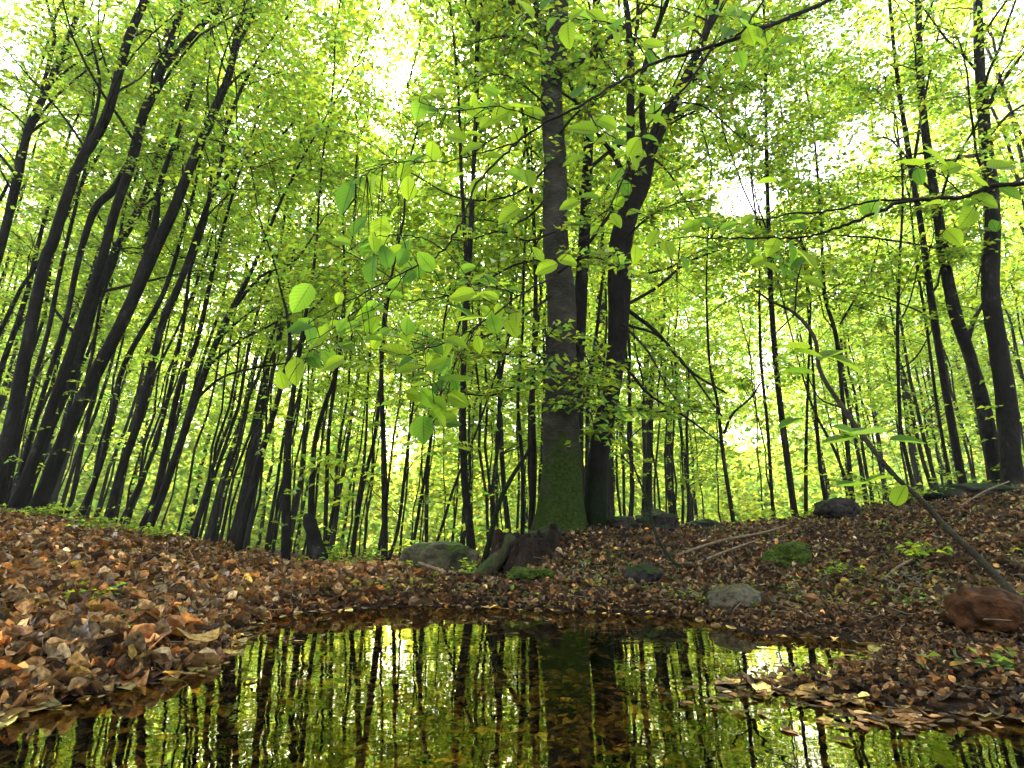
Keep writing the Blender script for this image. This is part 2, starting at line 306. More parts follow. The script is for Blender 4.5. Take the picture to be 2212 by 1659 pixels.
def grow(trunk, rad, tub, spr, nl, z0, reach, tw, twl, twig_r=None, up=.8, az0=None, sub=1):
    """limbs along a trunk, each carrying twigs"""
    seg = trunk[:, 2]; zt = seg[-1]
    for i in range(nl):
        z = z0 + (zt - z0) * ((i + random.random()) / nl) ** 1.0
        k = int(np.clip(np.searchsorted(seg, z), 1, len(seg) - 1)); p = trunk[k]; hf = (z - z0) / max(.1, zt - z0)
        az = random.random() * 2 * pi if az0 is None else random.gauss(az0, .7)
        L = reach * (1.05 - .65 * hf) * random.uniform(.6, 1.15); e = up * random.uniform(.5, 1.2) + .5 * hf
        d = np.array((cos(az) * cos(e), sin(az) * cos(e), sin(e))); pts = [p]; q = p.copy(); m = 7
        for j in range(m):
            q = q + d * L / m; pts.append(q.copy()); d = norm(d + rng.normal(0, .13, 3) + np.array((0, 0, -.05)))
        pts = np.array(pts); r0 = max(.006, rad[k] * random.uniform(.22, .42)); tub.add(pts, np.linspace(r0, r0 * .22, m + 1), 5)
        for j in range(tw):
            t = random.uniform(.22, 1) * m; a = int(min(m - 1, t)); o = pts[a] + (pts[a + 1] - pts[a]) * (t - a)
            az2 = az + random.uniform(-1.5, 1.5); dd = np.array((cos(az2), sin(az2), random.uniform(-.15, .45))); l2 = twl * random.uniform(.5, 1.3)
            if sub > 1:
                mid = o + norm(dd) * l2; tub.add([o, mid], [r0 * .3, r0 * .1], 3)
                for s_ in range(sub):
                    o2 = o + (mid - o) * random.uniform(.2, 1); az3 = az2 + random.uniform(-1.3, 1.3)
                    spr.add(o2, (cos(az3), sin(az3), random.uniform(-.2, .25)), twl * random.uniform(.35, .8))
            else:
                spr.add(o, dd, l2)
                if twig_r: tub.add([o, o + norm(dd) * l2], [twig_r, twig_r * .4], 3)
# ------------------------------------------------------------------ hand placed trees: trunk courses as they stand
# (name, label, distance, depth lean, [(px,py,width)...], forks, crown?)
TR = [
 ('beech_tree', 'thick dark trunk leaning right at the far left edge, lowest part cut by the frame', 6.6, [(-25, 1120, 60), (10, 995, 52), (45, 819, 42), (94, 576, 34), (115, 520, 33), (167, 364, 31), (226, 260, 28), (257, 156, 25), (278, 80, 24), (312, 0, 22), (350, -110, 18)], [[(172, 350, 12), (205, 250, 9), (215, 170, 7), (190, 60, 5)]]),
 ('beech_tree', 'tall dark trunk leaning right with a fork high up near the top left', 7.2, [(20, 1120, 44), (73, 993, 36), (115, 871, 33), (163, 732, 30), (215, 576, 27), (250, 451, 26), (285, 347, 30), (312, 243, 27), (347, 156, 25), (375, 70, 20), (396, 0, 18), (430, -120, 14)], [[(350, 150, 16), (385, 110, 15), (440, 50, 14), (486, 0, 12), (540, -80, 9)], [(285, 347, 22), (245, 410, 20), (205, 452, 18), (170, 560, 15), (140, 700, 13), (90, 860, 12), (50, 1000, 12), (30, 1100, 12)]]),
 ('beech_tree', 'thick mossy trunk leaning right, third of the big ones on the left', 7.4, [(60, 1125, 56), (80, 1097, 50), (128, 975, 44), (167, 888, 42), (208, 802, 40), (264, 697, 38), (334, 540, 34), (374, 455, 30), (410, 364, 27), (444, 285, 26), (476, 208, 22), (496, 156, 20), (514, 69, 18), (535, 0, 16), (560, -120, 13)], [[(285, 660, 22), (312, 576, 24), (335, 480, 18), (345, 400, 13), (380, 300, 10), (420, 180, 8)], [(505, 110, 10), (540, 50, 9), (572, -10, 8)]]),
 ('beech_tree', 'straight dark trunk of middle thickness right of the three thick left trunks', 7.8, [(225, 1145, 28), (240, 1096, 27), (264, 1010, 26), (295, 923, 25), (312, 853, 24), (333, 770, 23), (354, 690, 22), (396, 593, 19), (441, 462, 15), (472, 382, 13), (486, 295, 11), (514, 208, 9), (562, 121, 7), (640, 10, 5)], [[(455, 425, 7), (520, 350, 6), (590, 310, 5), (655, 235, 4), (700, 150, 3)]]),
 ('beech_tree', 'slender trunk leaning right that splits into fans of ascending branches', 6.8, [(312, 1180, 28), (319, 1148, 26), (340, 1096, 24), (378, 992, 23), (416, 881, 22), (448, 791, 20), (486, 697, 18), (548, 576, 12), (607, 434, 8), (660, 330, 6), (694, 271, 5), (740, 190, 4)],
    [[(448, 791, 8), (520, 735, 6), (590, 700, 5), (640, 670, 4)], [(425, 860, 8), (480, 815, 6), (550, 795, 5), (615, 785, 4)], [(470, 735, 7), (520, 690, 5), (580, 650, 4), (660, 620, 3)], [(480, 700, 10), (560, 600, 7), (640, 560, 5), (700, 470, 3)]]),
 ('beech_tree', 'dark slender trunk standing alone on the leaf bank between the left stand and the snag', 6.0, [(513, 1207, 24), (521, 1149, 23), (555, 1010, 21), (583, 923, 18), (607, 836, 16), (625, 760, 13), (622, 690, 9), (605, 620, 6), (590, 560, 5), (560, 470, 4)], [[(620, 780, 8), (660, 730, 6), (740, 690, 4), (820, 640, 3)]]),
 ('beech_tree', 'dark trunk crossing the top left corner with a forked top', 8.0, [(-75, 760, 34), (-30, 640, 32), (10, 500, 28), (38, 382, 27), (62, 278, 24), (94, 208, 20), (139, 104, 17), (180, 0, 14), (215, -90, 11)], [[(90, 200, 10), (112, 110, 9), (118, 70, 8), (100, 0, 7)], [(100, 190, 7), (160, 140, 6), (220, 100, 4)], [(60, 290, 6), (120, 210, 6), (220, 125, 4)]]),
 ('slender_beech', 'thin straight stem squeezed between the two leftmost thick trunks', 8.5, [(5, 1120, 17), (35, 975, 16), (69, 836, 15), (104, 715, 14), (132, 576, 13), (165, 440, 10), (190, 330, 8), (205, 180, 6)], []),
 ('slender_beech', 'thin dark stem just right of the third thick left trunk', 8.6, [(165, 1140, 20), (215, 1010, 18), (243, 888, 17), (270, 784, 16), (340, 660, 15), (368, 593, 13), (400, 480, 9), (430, 360, 7), (450, 200, 5)], []),
 ('slender_beech', 'leafy thin trunk just left of the branching slender trunk', 8.4, [(290, 1170, 22), (333, 1079, 20), (357, 975, 19), (375, 888, 18), (392, 819, 17), (427, 732, 15), (465, 560, 11), (500, 430, 8), (540, 300, 6)], []),
 ('beech_tree', 'dark trunk beside the broken snag, on its left', 6.6, [(617, 1235, 27), (618, 1100, 25), (622, 960, 20), (632, 860, 15), (650, 740, 11), (680, 560, 8), (690, 420, 5)], []),
 ('slender_beech', 'thin dark stem rising behind the broken snag', 7.5, [(668, 1215, 17), (673, 1062, 16), (680, 958, 14), (700, 880, 12), (722, 819, 10), (738, 730, 8), (745, 600, 6)], []),
 ('slender_beech', 'thin stem with a slight bend right of the broken snag', 8.6, [(700, 1225, 11), (705, 1079, 11), (711, 923, 10), (732, 770, 8), (745, 640, 6)], []),
 ('slender_beech', 'slanting stem in the middle of the leafy gap left of the boulder', 8.8, [(755, 1230, 13), (775, 1097, 12), (789, 1027, 11), (812, 930, 9), (822, 820, 7)], []),
 ('beech_tree', 'upright dark stem at the pool edge left of the grey boulder', 5.4, [(828, 1252, 18), (831, 1149, 16), (829, 975, 14), (824, 819, 11), (830, 715, 8), (845, 600, 6)], [[(838, 1215, 8), (860, 1140, 8), (876, 1010, 7), (886, 923, 6), (900, 820, 4)]]),
 ('slender_beech', 'thin stem leaning right behind the left end of the grey boulder', 7.2, [(885, 1215, 9), (897, 1149, 9), (921, 1010, 8), (935, 923, 7), (965, 800, 5)], []),
 ('slender_beech', 'thin upright stem behind the middle of the grey boulder', 7.6, [(922, 1215, 9), (921, 1062, 8), (930, 960, 7), (945, 850, 5)], []),
 ('slender_beech', 'thin stem slanting right up from behind the boulder top', 7.0, [(935, 1200, 8), (960, 1120, 7), (985, 1040, 6), (1030, 930, 5)], []),
 ('beech_tree', 'dark double stemmed trunk standing right of the grey boulder', 5.2, [(1022, 1232, 25), (1015, 1149, 21), (1004, 1045, 18), (1001, 958, 16), (1001, 826, 15), (1004, 700, 13), (1015, 538, 13), (1022, 382, 12), (1029, 226, 11), (1032, 69, 11), (1042, 0, 9), (1055, -120, 7)], [[(1008, 640, 9), (1005, 520, 9), (997, 382, 8), (990, 200, 6), (978, 60, 5), (965, -40, 4)], [(1032, 69, 6), (1010, 20, 5), (1000, -40, 4)]]),
 ('slender_beech', 'thin upright stem left of the mossy main trunk, nearer the stump', 6.3, [(1129, 1150, 11), (1129, 1010, 10), (1122, 923, 9), (1119, 847, 8), (1130, 700, 6)], []),
 ('slender_beech', 'dark stem close beside the left flank of the mossy main trunk', 6.0, [(1147, 1150, 17), (1153, 1010, 16), (1150, 853, 14), (1157, 645, 11), (1150, 430, 8), (1130, 250, 6)], []),
 ('beech_tree', 'dark straight trunk standing just behind the mossy main trunk', 5.9, [(1248, 1150, 34), (1246, 1000, 34), (1248, 800, 32), (1254, 645, 32), (1264, 486, 28), (1271, 312, 25), (1280, 180, 22), (1286, 60, 19), (1290, -80, 16)], []),
 ('slender_beech', 'tall thin straight stem with a darker twin, middle of the right half', 7.0, [(1722, 1125, 20), (1717, 1114, 19), (1696, 958, 17), (1679, 819, 16), (1668, 680, 14), (1663, 573, 13), (1656, 347, 10), (1653, 139, 8), (1649, 0, 7), (1645, -120, 5)], []),
 ('slender_beech', 'thinner stem just left of the tall straight one in the right half', 7.8, [(1672, 1128, 11), (1670, 1114, 10), (1658, 923, 9), (1644, 784, 8), (1641, 680, 7), (1640, 560, 5)], []),
 ('slender_beech', 'thin bending stem with one curved arm before the white gap', 6.8, [(1588, 1140, 13), (1585, 1131, 12), (1561, 975, 10), (1550, 871, 9), (1533, 784, 7), (1526, 628, 5), (1530, 500, 3)], [[(1564, 937, 7), (1582, 895, 6), (1620, 861, 5), (1644, 826, 3)]]),
 ('beech_tree', 'straight dark trunk left of the two thickest trunks on the right', 7.4, [(2085, 1075, 26), (2081, 1055, 25), (2057, 923, 22), (2036, 802, 21), (2019, 697, 20), (2002, 576, 18), (1985, 460, 16), (1970, 382, 15), (1960, 312, 14), (1939, 173, 11), (1925, 40, 9), (1915, -80, 7)], [[(1970, 382, 8), (1990, 250, 7), (2010, 150, 5), (2040, 20, 4)]]),
 ('slender_beech', 'thin straight stem hugging the left side of the straight dark right trunk', 7.8, [(2060, 1075, 11), (2057, 1062, 10), (2026, 888, 9), (1998, 680, 8), (1981, 576, 7), (1965, 430, 5)], []),
 ('beech_tree', 'second thickest trunk on the right, leaning left across its neighbour', 7.2, [(2160, 1060, 54), (2151, 1027, 48), (2126, 888, 42), (2099, 784, 37), (2064, 680, 34), (2043, 576, 31), (2025, 460, 27), (2005, 330, 23), (1990, 200, 20), (1985, 60, 17), (1980, -60, 14)], [[(2090, 740, 12), (2104, 690, 11), (2125, 650, 8), (2140, 560, 6)]]),
 ('beech_tree', 'thickest dark trunk at the right edge, rising straight', 6.8, [(2192, 1060, 72), (2186, 1027, 62), (2172, 853, 55), (2151, 715, 52), (2140, 611, 48), (2144, 451, 42), (2126, 278, 34), (2116, 139, 28), (2112, 0, 24), (2108, -120, 20)], []),
 ('slender_beech', 'wavy thin stem in the green gap left of the right trunks', 7.4, [(1980, 1075, 13), (1970, 1038, 12), (1950, 950, 10), (1943, 888, 10), (1939, 715, 9), (1943, 576, 8), (1950, 400, 6), (1935, 250, 4)], [[(1941, 800, 4), (1980, 770, 4), (2020, 700, 3)], [(1941, 700, 5), (1965, 650, 4), (1985, 570, 3)]]),
 ('slender_beech', 'stem leaning left with a bend, behind the leaning dead sapling', 7.6, [(1845, 1105, 16), (1842, 1090, 15), (1835, 1010, 13), (1821, 871, 12), (1807, 732, 11), (1783, 645, 10), (1778, 576, 9), (1770, 430, 7), (1758, 280, 5)], [[(1815, 700, 5), (1850, 640, 5), (1880, 590, 4), (1900, 520, 3)]]),
 ('slender_beech', 'thin dark stem rising behind the dark mossy rock', 8.2, [(1785, 1105, 13), (1783, 1079, 12), (1772, 1010, 11), (1762, 888, 9), (1755, 780, 6)], []),
 ('slender_beech', 'thin upright stem left of the dark mossy rock', 8.4, [(1741, 1115, 11), (1741, 1000, 10), (1743, 900, 8), (1748, 760, 6)], []),
 ('slender_beech', 'thin stem slanting left across the stems behind the dark rock', 7.0, [(1850, 1100, 9), (1842, 1079, 9), (1804, 975, 8), (1759, 888, 6), (1730, 800, 4)], []),
]
def trunk3d(course, D, lean=0.0, drop=True, k=6):
    pts = []; rad = []
    for (x, y, w) in course:
        d = D + lean * (1150 - y) / 1000; pts.append(P(x, y, d)); rad.append(w * depth(x, y, d) / FPX / 2 / math.hypot(1, ray(x, y)[0]))
    pts = np.array(pts); rad = np.array(rad)
    if drop:
        z = ht(pts[0][0], pts[0][1]) - .12
        if pts[0][2] > z:
            e = pts[1] - pts[0]; s = (z - pts[0][2]) / max(.1, e[2]); s = max(s, -3)
            q = pts[0] + e * s; q[2] = z; pts = np.concatenate([[q], pts]); rad = np.concatenate([[rad[0] * 1.2], rad])
    q = catmull(np.column_stack([pts, rad]), k)
    return q[:, :3], np.maximum(q[:, 3], .002)
def crown_obj(parent, spr, tub, step, size, mats=None, tilt=.38, lo=.3, gaps=True):
    C, D, N, L = spr.leaves(step, size, tilt=tilt)
    if gaps:
        k = gap_keep(C); C, D, N, L = C[k], D[k], N[k], L[k]
    me = leaves_mesh('crown', C, D, N, L, green_tint(len(C), lo=lo), mats=[GREEN, TWIG], tubes=tub)
    return link(bpy.data.objects.new('crown', me), parent)
GAPS = [(845, 110, 60, 140, .35), (1900, 300, 100, 70, .25), (1770, 350, 70, 50, .25), (1610, 430, 80, 45, .1), (235, 60, 28, 60, .55), (60, 330, 30, 60, .5), (180, 310, 30, 50, .5), (560, 450, 60, 30, .45), (340, 250, 30, 40, .5), (1790, 60, 60, 60, .6), (1130, 340, 35, 20, .4), (1650, 800, 32, 60, .25), (1605, 945, 60, 30, .22), (862, 975, 45, 55, .25)]
def gap_keep(C):
    x, y = project(C); pr = np.ones(len(C))
    for (a, b, ra, rb, k) in GAPS:
        q = ((x - a) / ra) ** 2 + ((y - b) / rb) ** 2; pr = np.minimum(pr, k + (1 - k) * ss((q - .5) / .9))
    return rng.random(len(C)) < pr
for (nm, label, D, course, forks) in TR:
    pts, rad = trunk3d(course, D); rad = rad * (.8 if course[0][0] < 560 else .88)
    base = pts[0].copy()
    # carry the trunk on above the frame, up to a natural height
    tip = pts[-1]; big = rad[0] > .07; H = random.uniform(11, 14) if big else random.uniform(7, 10)
    d = norm(pts[-1] - pts[-6]); d = norm(d + np.array((0, .1, .4)))
    if tip[2] < H:
        m = 8; ex = tip + d * np.linspace(0, (H - tip[2]) / d[2], m)[1:, None] + rng.normal(0, .05, (m - 1, 3)); pts = np.concatenate([pts, ex])
        rad = np.concatenate([rad, np.linspace(rad[-1], .012, m)[1:]])
    e = empty(nm, base, label, 'tree', 'beeches standing in front of the far wood')
    tb = Tubes(); tb.add(pts - base, rad, 12 if big else 8, .10, 5 if big else 3)
    for fk in forks:
        fp, fr = trunk3d(fk, D, 0, False, 5); tb.add(fp - base, fr, 7, .08)
    tb.build('trunk', BARK, e)
    spr = Sprays(); tu = Tubes()
    left = course[0][0] < 560
    grow(pts, rad, tu, spr, 20 if big else 14, base[2] + (3.0 if big else 2.4) + (1.8 if left else 0), 2.8 if big else 1.9, 8 if left else 11, .6, None, up=.95 if left else .75, sub=3)
    for fk in forks:
        fp, fr = trunk3d(fk, D, 0, False, 5)
        if fp[-1][2] > fp[0][2]: grow(fp, fr, tu, spr, 4, fp[0][2] + .2, .8, 6, .4, None, sub=2)
    # a few low leafy twigs on the stem
    for i in range(14 if big else 9):
        k = random.randint(3, max(4, len(pts) // 2)); az = random.random() * 2 * pi; l_ = random.uniform(.2, .55)
        dd = np.array((cos(az), sin(az), random.uniform(-.1, .3))); tu.add([pts[k], pts[k] + norm(dd) * l_], [.004, .002], 3); spr.add(pts[k] + norm(dd) * .08, dd, l_)
    c = crown_obj(e, spr, tu, .05, .068 if left else .08); c.data.transform(__import__('mathutils').Matrix.Translation(-base))
# ------------------------------------------------------------------ far trees: six kinds, copied
def proto(i, H, z0, reach, nl, tw, lean, r0):
    k = 14; z = np.linspace(-.5, H, k); wob = np.cumsum(rng.normal(0, .07, (k, 2)), 0)
    pts = np.column_stack([wob[:, 0] + lean * np.maximum(z, 0) ** 1.2 * .05, wob[:, 1], z]); pts[:, :2] -= pts[0, :2]
    rad = np.linspace(r0, .02, k) ** 1; tb = Tubes(); tb.add(pts, rad, 7, .08, 2)
    spr = Sprays(); tu = Tubes(); grow(pts, rad, tu, spr, nl, z0, reach, max(5, tw * 2 // 5), .9, None, up=.6, sub=3)
    V, q, t = tb.arrays(); tm = mesh_np('trunk', V, [q, t], BARK)
    C, D, N, L = spr.leaves(.09, .14, tilt=.42)
    cm = leaves_mesh('crown', C, D, N, L, green_tint(len(C), lo=.35), mats=[GREEN, TWIG], tubes=tu)
    return tm, cm
PR = [proto(0, 15, 4.0, 3.0, 26, 15, .3, .14), proto(1, 17, 5.0, 3.2, 26, 15, -.2, .17), proto(2, 13, 3.0, 2.6, 26, 13, .1, .12), proto(3, 19, 6.5, 3.6, 28, 15, .2, .2), proto(4, 9, 1.6, 2.1, 20, 11, -.3, .07), proto(5, 7, .9, 1.8, 18, 10, .3, .05), proto(6, 16, 6.5, 2.8, 22, 17, .2, .055), proto(7, 13, 5, 2.3, 18, 15, -.2, .035)]
placed = []; FAR = []
def far_tree(x, y, kind, sc):
    z = ht(x, y); px, py = project(np.array([[x, y, z + 1.5]])); px = float(px[0])
    tm, cm = PR[kind]; e = empty('beech_tree', (x, y, z), 'far stem', 'tree', 'far stems'); FAR.append((px, e)); e.rotation_mode = 'ZYX'
    le = .10 if px < 500 else .05 if px < 900 else (-.02 if px > 1500 else .01)
    e.rotation_euler = (random.gauss(0, .03), random.gauss(le, .035), random.random() * 6.28); e.scale = (sc, sc, sc * random.uniform(.9, 1.15))
    link(bpy.data.objects.new('trunk', tm), e); link(bpy.data.objects.new('crown', cm), e)
    placed.append((x, y))
def crown_hits_gap(x, y, z0, z1, r, pole=False):
    for (a, b, ra, rb, k) in GAPS:
        if k > .35 or (pole and b > 600): continue
        for zz in np.linspace(z0, z1, 5):
            qx, qy = project(np.array([[x, y, zz]])); rp = r * FPX / y
            if abs(qx[0] - a) < ra * .7 + rp * .6 and abs(qy[0] - b) < rb * .8 + rp * .5: return True
    return False
HT = [(15, 2.6, 3.0), (17, 4, 3.2), (13, 1.6, 2.6), (19, 5.5, 3.6), (9, 1, 2.1), (7, .7, 1.8), (15, 6.5, 2.6), (13, 5, 2.2)]
def scatter(n, y0, y1, kinds, mind):
    c = 0; tr = 0
    while c < n and tr < n * 60:
        tr += 1; y = math.sqrt(random.uniform(y0 ** 2, y1 ** 2)); x = random.uniform(-1, 1) * (y * .98 + 1)
        if any((x - a) ** 2 + (y - b) ** 2 < mind ** 2 for a, b in placed): continue
        kd = random.choice(kinds); sc = random.uniform(.85, 1.2); H, z0, r = HT[kd]
        if crown_hits_gap(x, y, z0 * sc, H * sc, r * sc, kd > 5): continue
        far_tree(x, y, kd, sc); c += 1
    return c
print('far', scatter(5, 10, 14, [4, 2, 5], 1.3), scatter(18, 9.5, 12.5, [7], 1.0), scatter(125, 12.5, 27, [6, 7, 7], .6), scatter(30, 16, 27, [0, 1, 2, 3, 4], 1.6), scatter(55, 25, 42, [0, 1, 2, 3], 1.8))
LM = [(-9999, 'the left edge'), (10, 'the leftmost trunk'), (105, 'the third thick trunk'), (250, 'the straight left trunk'), (345, 'the branching trunk'), (540, 'the lone bank trunk'), (690, 'the black snag'), (829, 'the pool edge stem'), (1010, 'the double stem trunk'), (1212, 'the mossy trunk'), (1290, 'the forked trunk'), (1570, 'the one armed stem'), (1705, 'the tall straight stem'), (1840, 'the bent stem'), (1950, 'the wavy stem'), (2065, 'the straight right trunk'), (2180, 'the thickest trunk'), (9999, 'the right edge')]
ORD = ['next', 'second', 'third', 'fourth', 'fifth', 'sixth', 'seventh', 'eighth', 'ninth', 'tenth', 'eleventh', 'twelfth', 'thirteenth', 'fourteenth', 'fifteenth', 'sixteenth', 'seventeenth', 'eighteenth', 'nineteenth', 'twentieth'] + ['twenty ' + o for o in ('first', 'second', 'third', 'fourth', 'fifth', 'sixth', 'seventh', 'eighth', 'ninth')]
for near in (0, 1):
    for (a, la), (b, lb) in zip(LM[:-1], LM[1:]):
        g_ = sorted([f for f in FAR if a <= f[0] < b and (f[1].location.y < 22) == bool(near)], key=lambda f: f[0]); kind = 'slim dark stem' if near else 'distant trunk'
        for i, (px, e) in enumerate(g_): e['label'] = '%s %s right of %s' % (ORD[min(i, 28)], kind, la); e['group'] = '%ss between %s and %s' % (kind, la, lb)

# ------------------------------------------------------------------ the far wood behind: one mass of leaves
def far_mass():
    n = 260000; y = rng.uniform(34, 66, n); x = rng.uniform(-1, 1, n) * (y * 1.0 + 4)
    zt = 20 + 9 * vnoise(np.stack([x, y, 0 * x], -1), .12); z = -2 + (zt + 2) * rng.random(n) ** .8
    C = np.stack([x, y, z], -1); cl = vnoise(C, .45) + .5 * vnoise(C, 1.3); C = C[(cl > -.25)]
    C = C[gap_keep(C)]; n = len(C)
    D = rng.normal(0, 1, (n, 3)) * (1, 1, .5); N = np.array((0, -.2, 1.)) + rng.normal(0, .6, (n, 3)); L = rng.uniform(.28, .6, n)
    me = leaves_mesh('far_foliage', C, D, N, L, green_tint(n, lo=.4) * (1 + .35 * vnoise(C, .5)[:, None]), mats=[GREENGLOW], wr=.75)
    tag(link(bpy.data.objects.new('far_foliage', me)), 'bright yellow green foliage of the far wood', 'foliage', kind='stuff')
far_mass()
def deep_mass():
    n = 90000; y = rng.uniform(66, 95, n); x = rng.uniform(-1, 1, n) * (y * 1.0 + 4); z = -4 + 16 * rng.random(n)
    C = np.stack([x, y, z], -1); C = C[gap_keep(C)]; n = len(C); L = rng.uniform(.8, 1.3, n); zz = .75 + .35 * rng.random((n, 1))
    me = leaves_mesh('far_foliage', C, rng.normal(0, 1, (n, 3)), np.array((0, -.3, 1.)) + rng.normal(0, .7, (n, 3)), L, zz * (1.15, 1.0, .9), mats=[GREENGLOW], wr=.75)
    tag(link(bpy.data.objects.new('far_foliage', me)), 'palest foliage at the bottom of the wood beyond every stem', 'foliage', kind='stuff')
deep_mass()
# ------------------------------------------------------------------ the two main trees
def big_tree(nm, label, D, course, forks, m, limbs, sides=22):
    pts, rad = trunk3d(course, D, 0, True, 8); base = pts[0].copy()
    e = empty(nm, base, label, 'tree')
    tb = Tubes(); tb.add(pts - base, rad, sides, .05, 30)
    for fk in forks:
        fp, fr = trunk3d(fk, D, 0, False, 6); tb.add(fp - base, fr, 12, .06)
    tb.build('trunk', m, e)
    return e, base, pts, rad
e1, b1, p1, r1 = big_tree('main_beech', 'thick grey beech with green moss on its lower trunk, centre of the picture', 5.2,
    [(1212, 1165, 112), (1213, 1110, 98), (1214, 1050, 90), (1214, 980, 84), (1211, 880, 74), (1213, 760, 66), (1212, 640, 62), (1203, 560, 57), (1199, 480, 54), (1199, 350, 50), (1192, 240, 47), (1192, 170, 47), (1200, 100, 50), (1208, 0, 42), (1212, -120, 38), (1215, -260, 30)],
    [[(1195, 130, 22), (1180, 70, 18), (1160, 15, 15), (1135, -60, 11)]], BARKMAIN, None)
e2, b2, p2, r2 = big_tree('forked_beech', 'nearly black trunk forking into a wide V, just right of the mossy main trunk', 5.4,
    [(1288, 1160, 52), (1288, 1100, 48), (1290, 1027, 46), (1300, 940, 44), (1318, 850, 42), (1331, 760, 42), (1337, 680, 46), (1339, 600, 52), (1342, 520, 50), (1360, 450, 46), (1378, 395, 56), (1400, 330, 38), (1428, 270, 30), (1455, 222, 26), (1490, 150, 20), (1530, 60, 15), (1560, -40, 12)],
    [[(1368, 410, 30), (1363, 330, 20), (1362, 230, 18), (1362, 130, 17), (1358, 60, 14), (1350, -20, 12), (1345, -120, 9)], [(1366, 110, 9), (1376, 60, 9), (1379, 0, 8), (1384, -60, 6)], [(1360, 400, 14), (1341, 364, 12), (1315, 320, 9), (1289, 285, 7), (1270, 220, 5)],
     [(1410, 320, 16), (1412, 290, 15), (1418, 262, 13)], [(1345, 780, 9), (1400, 850, 6), (1480, 900, 5), (1560, 960, 3)], [(1350, 660, 8), (1420, 620, 7), (1480, 570, 6), (1550, 540, 4)], [(1350, 665, 9), (1420, 720, 8), (1490, 800, 6), (1570, 850, 4)], [(1350, 700, 7), (1440, 740, 5), (1560, 900, 4)]], BARKDARK, None)
def bough(tub, spr, course, D0, D1, ntw, twl):
    n = len(course); pts = np.array([P(x, y, D0 + (D1 - D0) * i / (n - 1)) for i, (x, y) in enumerate(course)]); q = catmull(pts, 5); m = len(q)
    tub.add(q, np.linspace(.014, .003, m), 5)
    for i in range(ntw):
        k = random.uniform(.15, 1) * (m - 1); a = int(min(m - 2, k)); o = q[a] + (q[a + 1] - q[a]) * (k - a); t = norm(q[a + 1] - q[a]); az = math.atan2(t[1], t[0]) + random.uniform(-1.5, 1.5)
        dd = norm(np.array((cos(az), sin(az), random.uniform(-.3, .25)))); l_ = twl * random.uniform(.4, 1.2); tub.add([o, o + dd * l_], [.0035, .0015], 3); spr.add(o, dd, l_)
spr = Sprays(); tu = Tubes()
for c, D0, D1 in [([(1190, 640), (1120, 690), (1040, 730), (960, 745), (900, 735)], 5.0, 4.0), ([(1200, 760), (1130, 770), (1060, 760), (980, 770), (900, 800)], 5, 4.2), ([(1215, 700), (1260, 760), (1290, 830), (1300, 900)], 4.9, 4.3),
                  ([(1205, 720), (1150, 800), (1080, 850), (1000, 850), (930, 830)], 5, 4.3), ([(1215, 780), (1250, 830), (1275, 890), (1290, 960)], 4.9, 4.2), ([(1200, 560), (1120, 570), (1040, 610), (960, 640), (880, 650)], 5, 4.1), ([(1215, 690), (1180, 730), (1190, 790), (1150, 850)], 4.9, 4.3), ([(1205, 590), (1250, 560), (1300, 560), (1370, 600)], 5, 4.2),
                  ([(1200, 500), (1140, 520), (1080, 500), (1000, 520), (920, 500)], 5, 4.5), ([(1195, 350), (1110, 420), (1000, 430), (900, 380), (780, 300), (720, 280)], 5.1, 6), ([(1190, 420), (1120, 480), (1020, 470), (940, 460), (850, 450)], 5.1, 6.4), ([(1195, 250), (1150, 200), (1080, 160), (1000, 190)], 5.1, 4.6), ([(1200, 300), (1250, 240), (1310, 200), (1350, 150)], 5.1, 4.6), ([(1200, 130), (1140, 90), (1080, 80), (1000, 100)], 5.1, 4.8)]:
    bough(tu, spr, c, D0, D1, 30, .32)
grow(p1, r1, tu, spr, 14, 5.0, 2.6, 12, .5, None, sub=2)
c = crown_obj(e1, spr, tu, .055, .075, tilt=.6, gaps=True); c.location = -b1
spr = Sprays(); tu = Tubes()
for c, D0, D1 in [([(1460, 220), (1520, 230), (1580, 280), (1640, 330)], 5.4, 5.0), ([(1480, 170), (1540, 190), (1600, 180), (1650, 220)], 5.4, 5.8), ([(1400, 330), (1450, 380), (1500, 470), (1560, 540)], 5.4, 4.8), ([(1345, 700), (1400, 760), (1450, 850), (1500, 890)], 5.3, 4.8), ([(1345, 520), (1400, 470), (1460, 440), (1520, 430)], 5.3, 4.6),
                  ([(1350, 600), (1440, 580), (1520, 540), (1600, 530)], 5.3, 4.9), ([(1300, 900), (1350, 880), (1420, 890), (1500, 880)], 5.3, 5), ([(1365, 250), (1400, 200), (1440, 140), (1440, 60)], 5.4, 5), ([(1362, 200), (1320, 150), (1290, 90), (1280, 20)], 5.4, 5), ([(1340, 780), (1300, 820), (1260, 850), (1240, 900)], 5.2, 4.8), ([(1378, 390), (1330, 440), (1290, 470), (1260, 500)], 5.3, 4.9)]:
    bough(tu, spr, c, D0, D1, 26, .32)
grow(p2, r2, tu, spr, 16, 4.2, 2.4, 12, .5, None, sub=2)
c = crown_obj(e2, spr, tu, .055, .07, tilt=.6); c.location = -b2
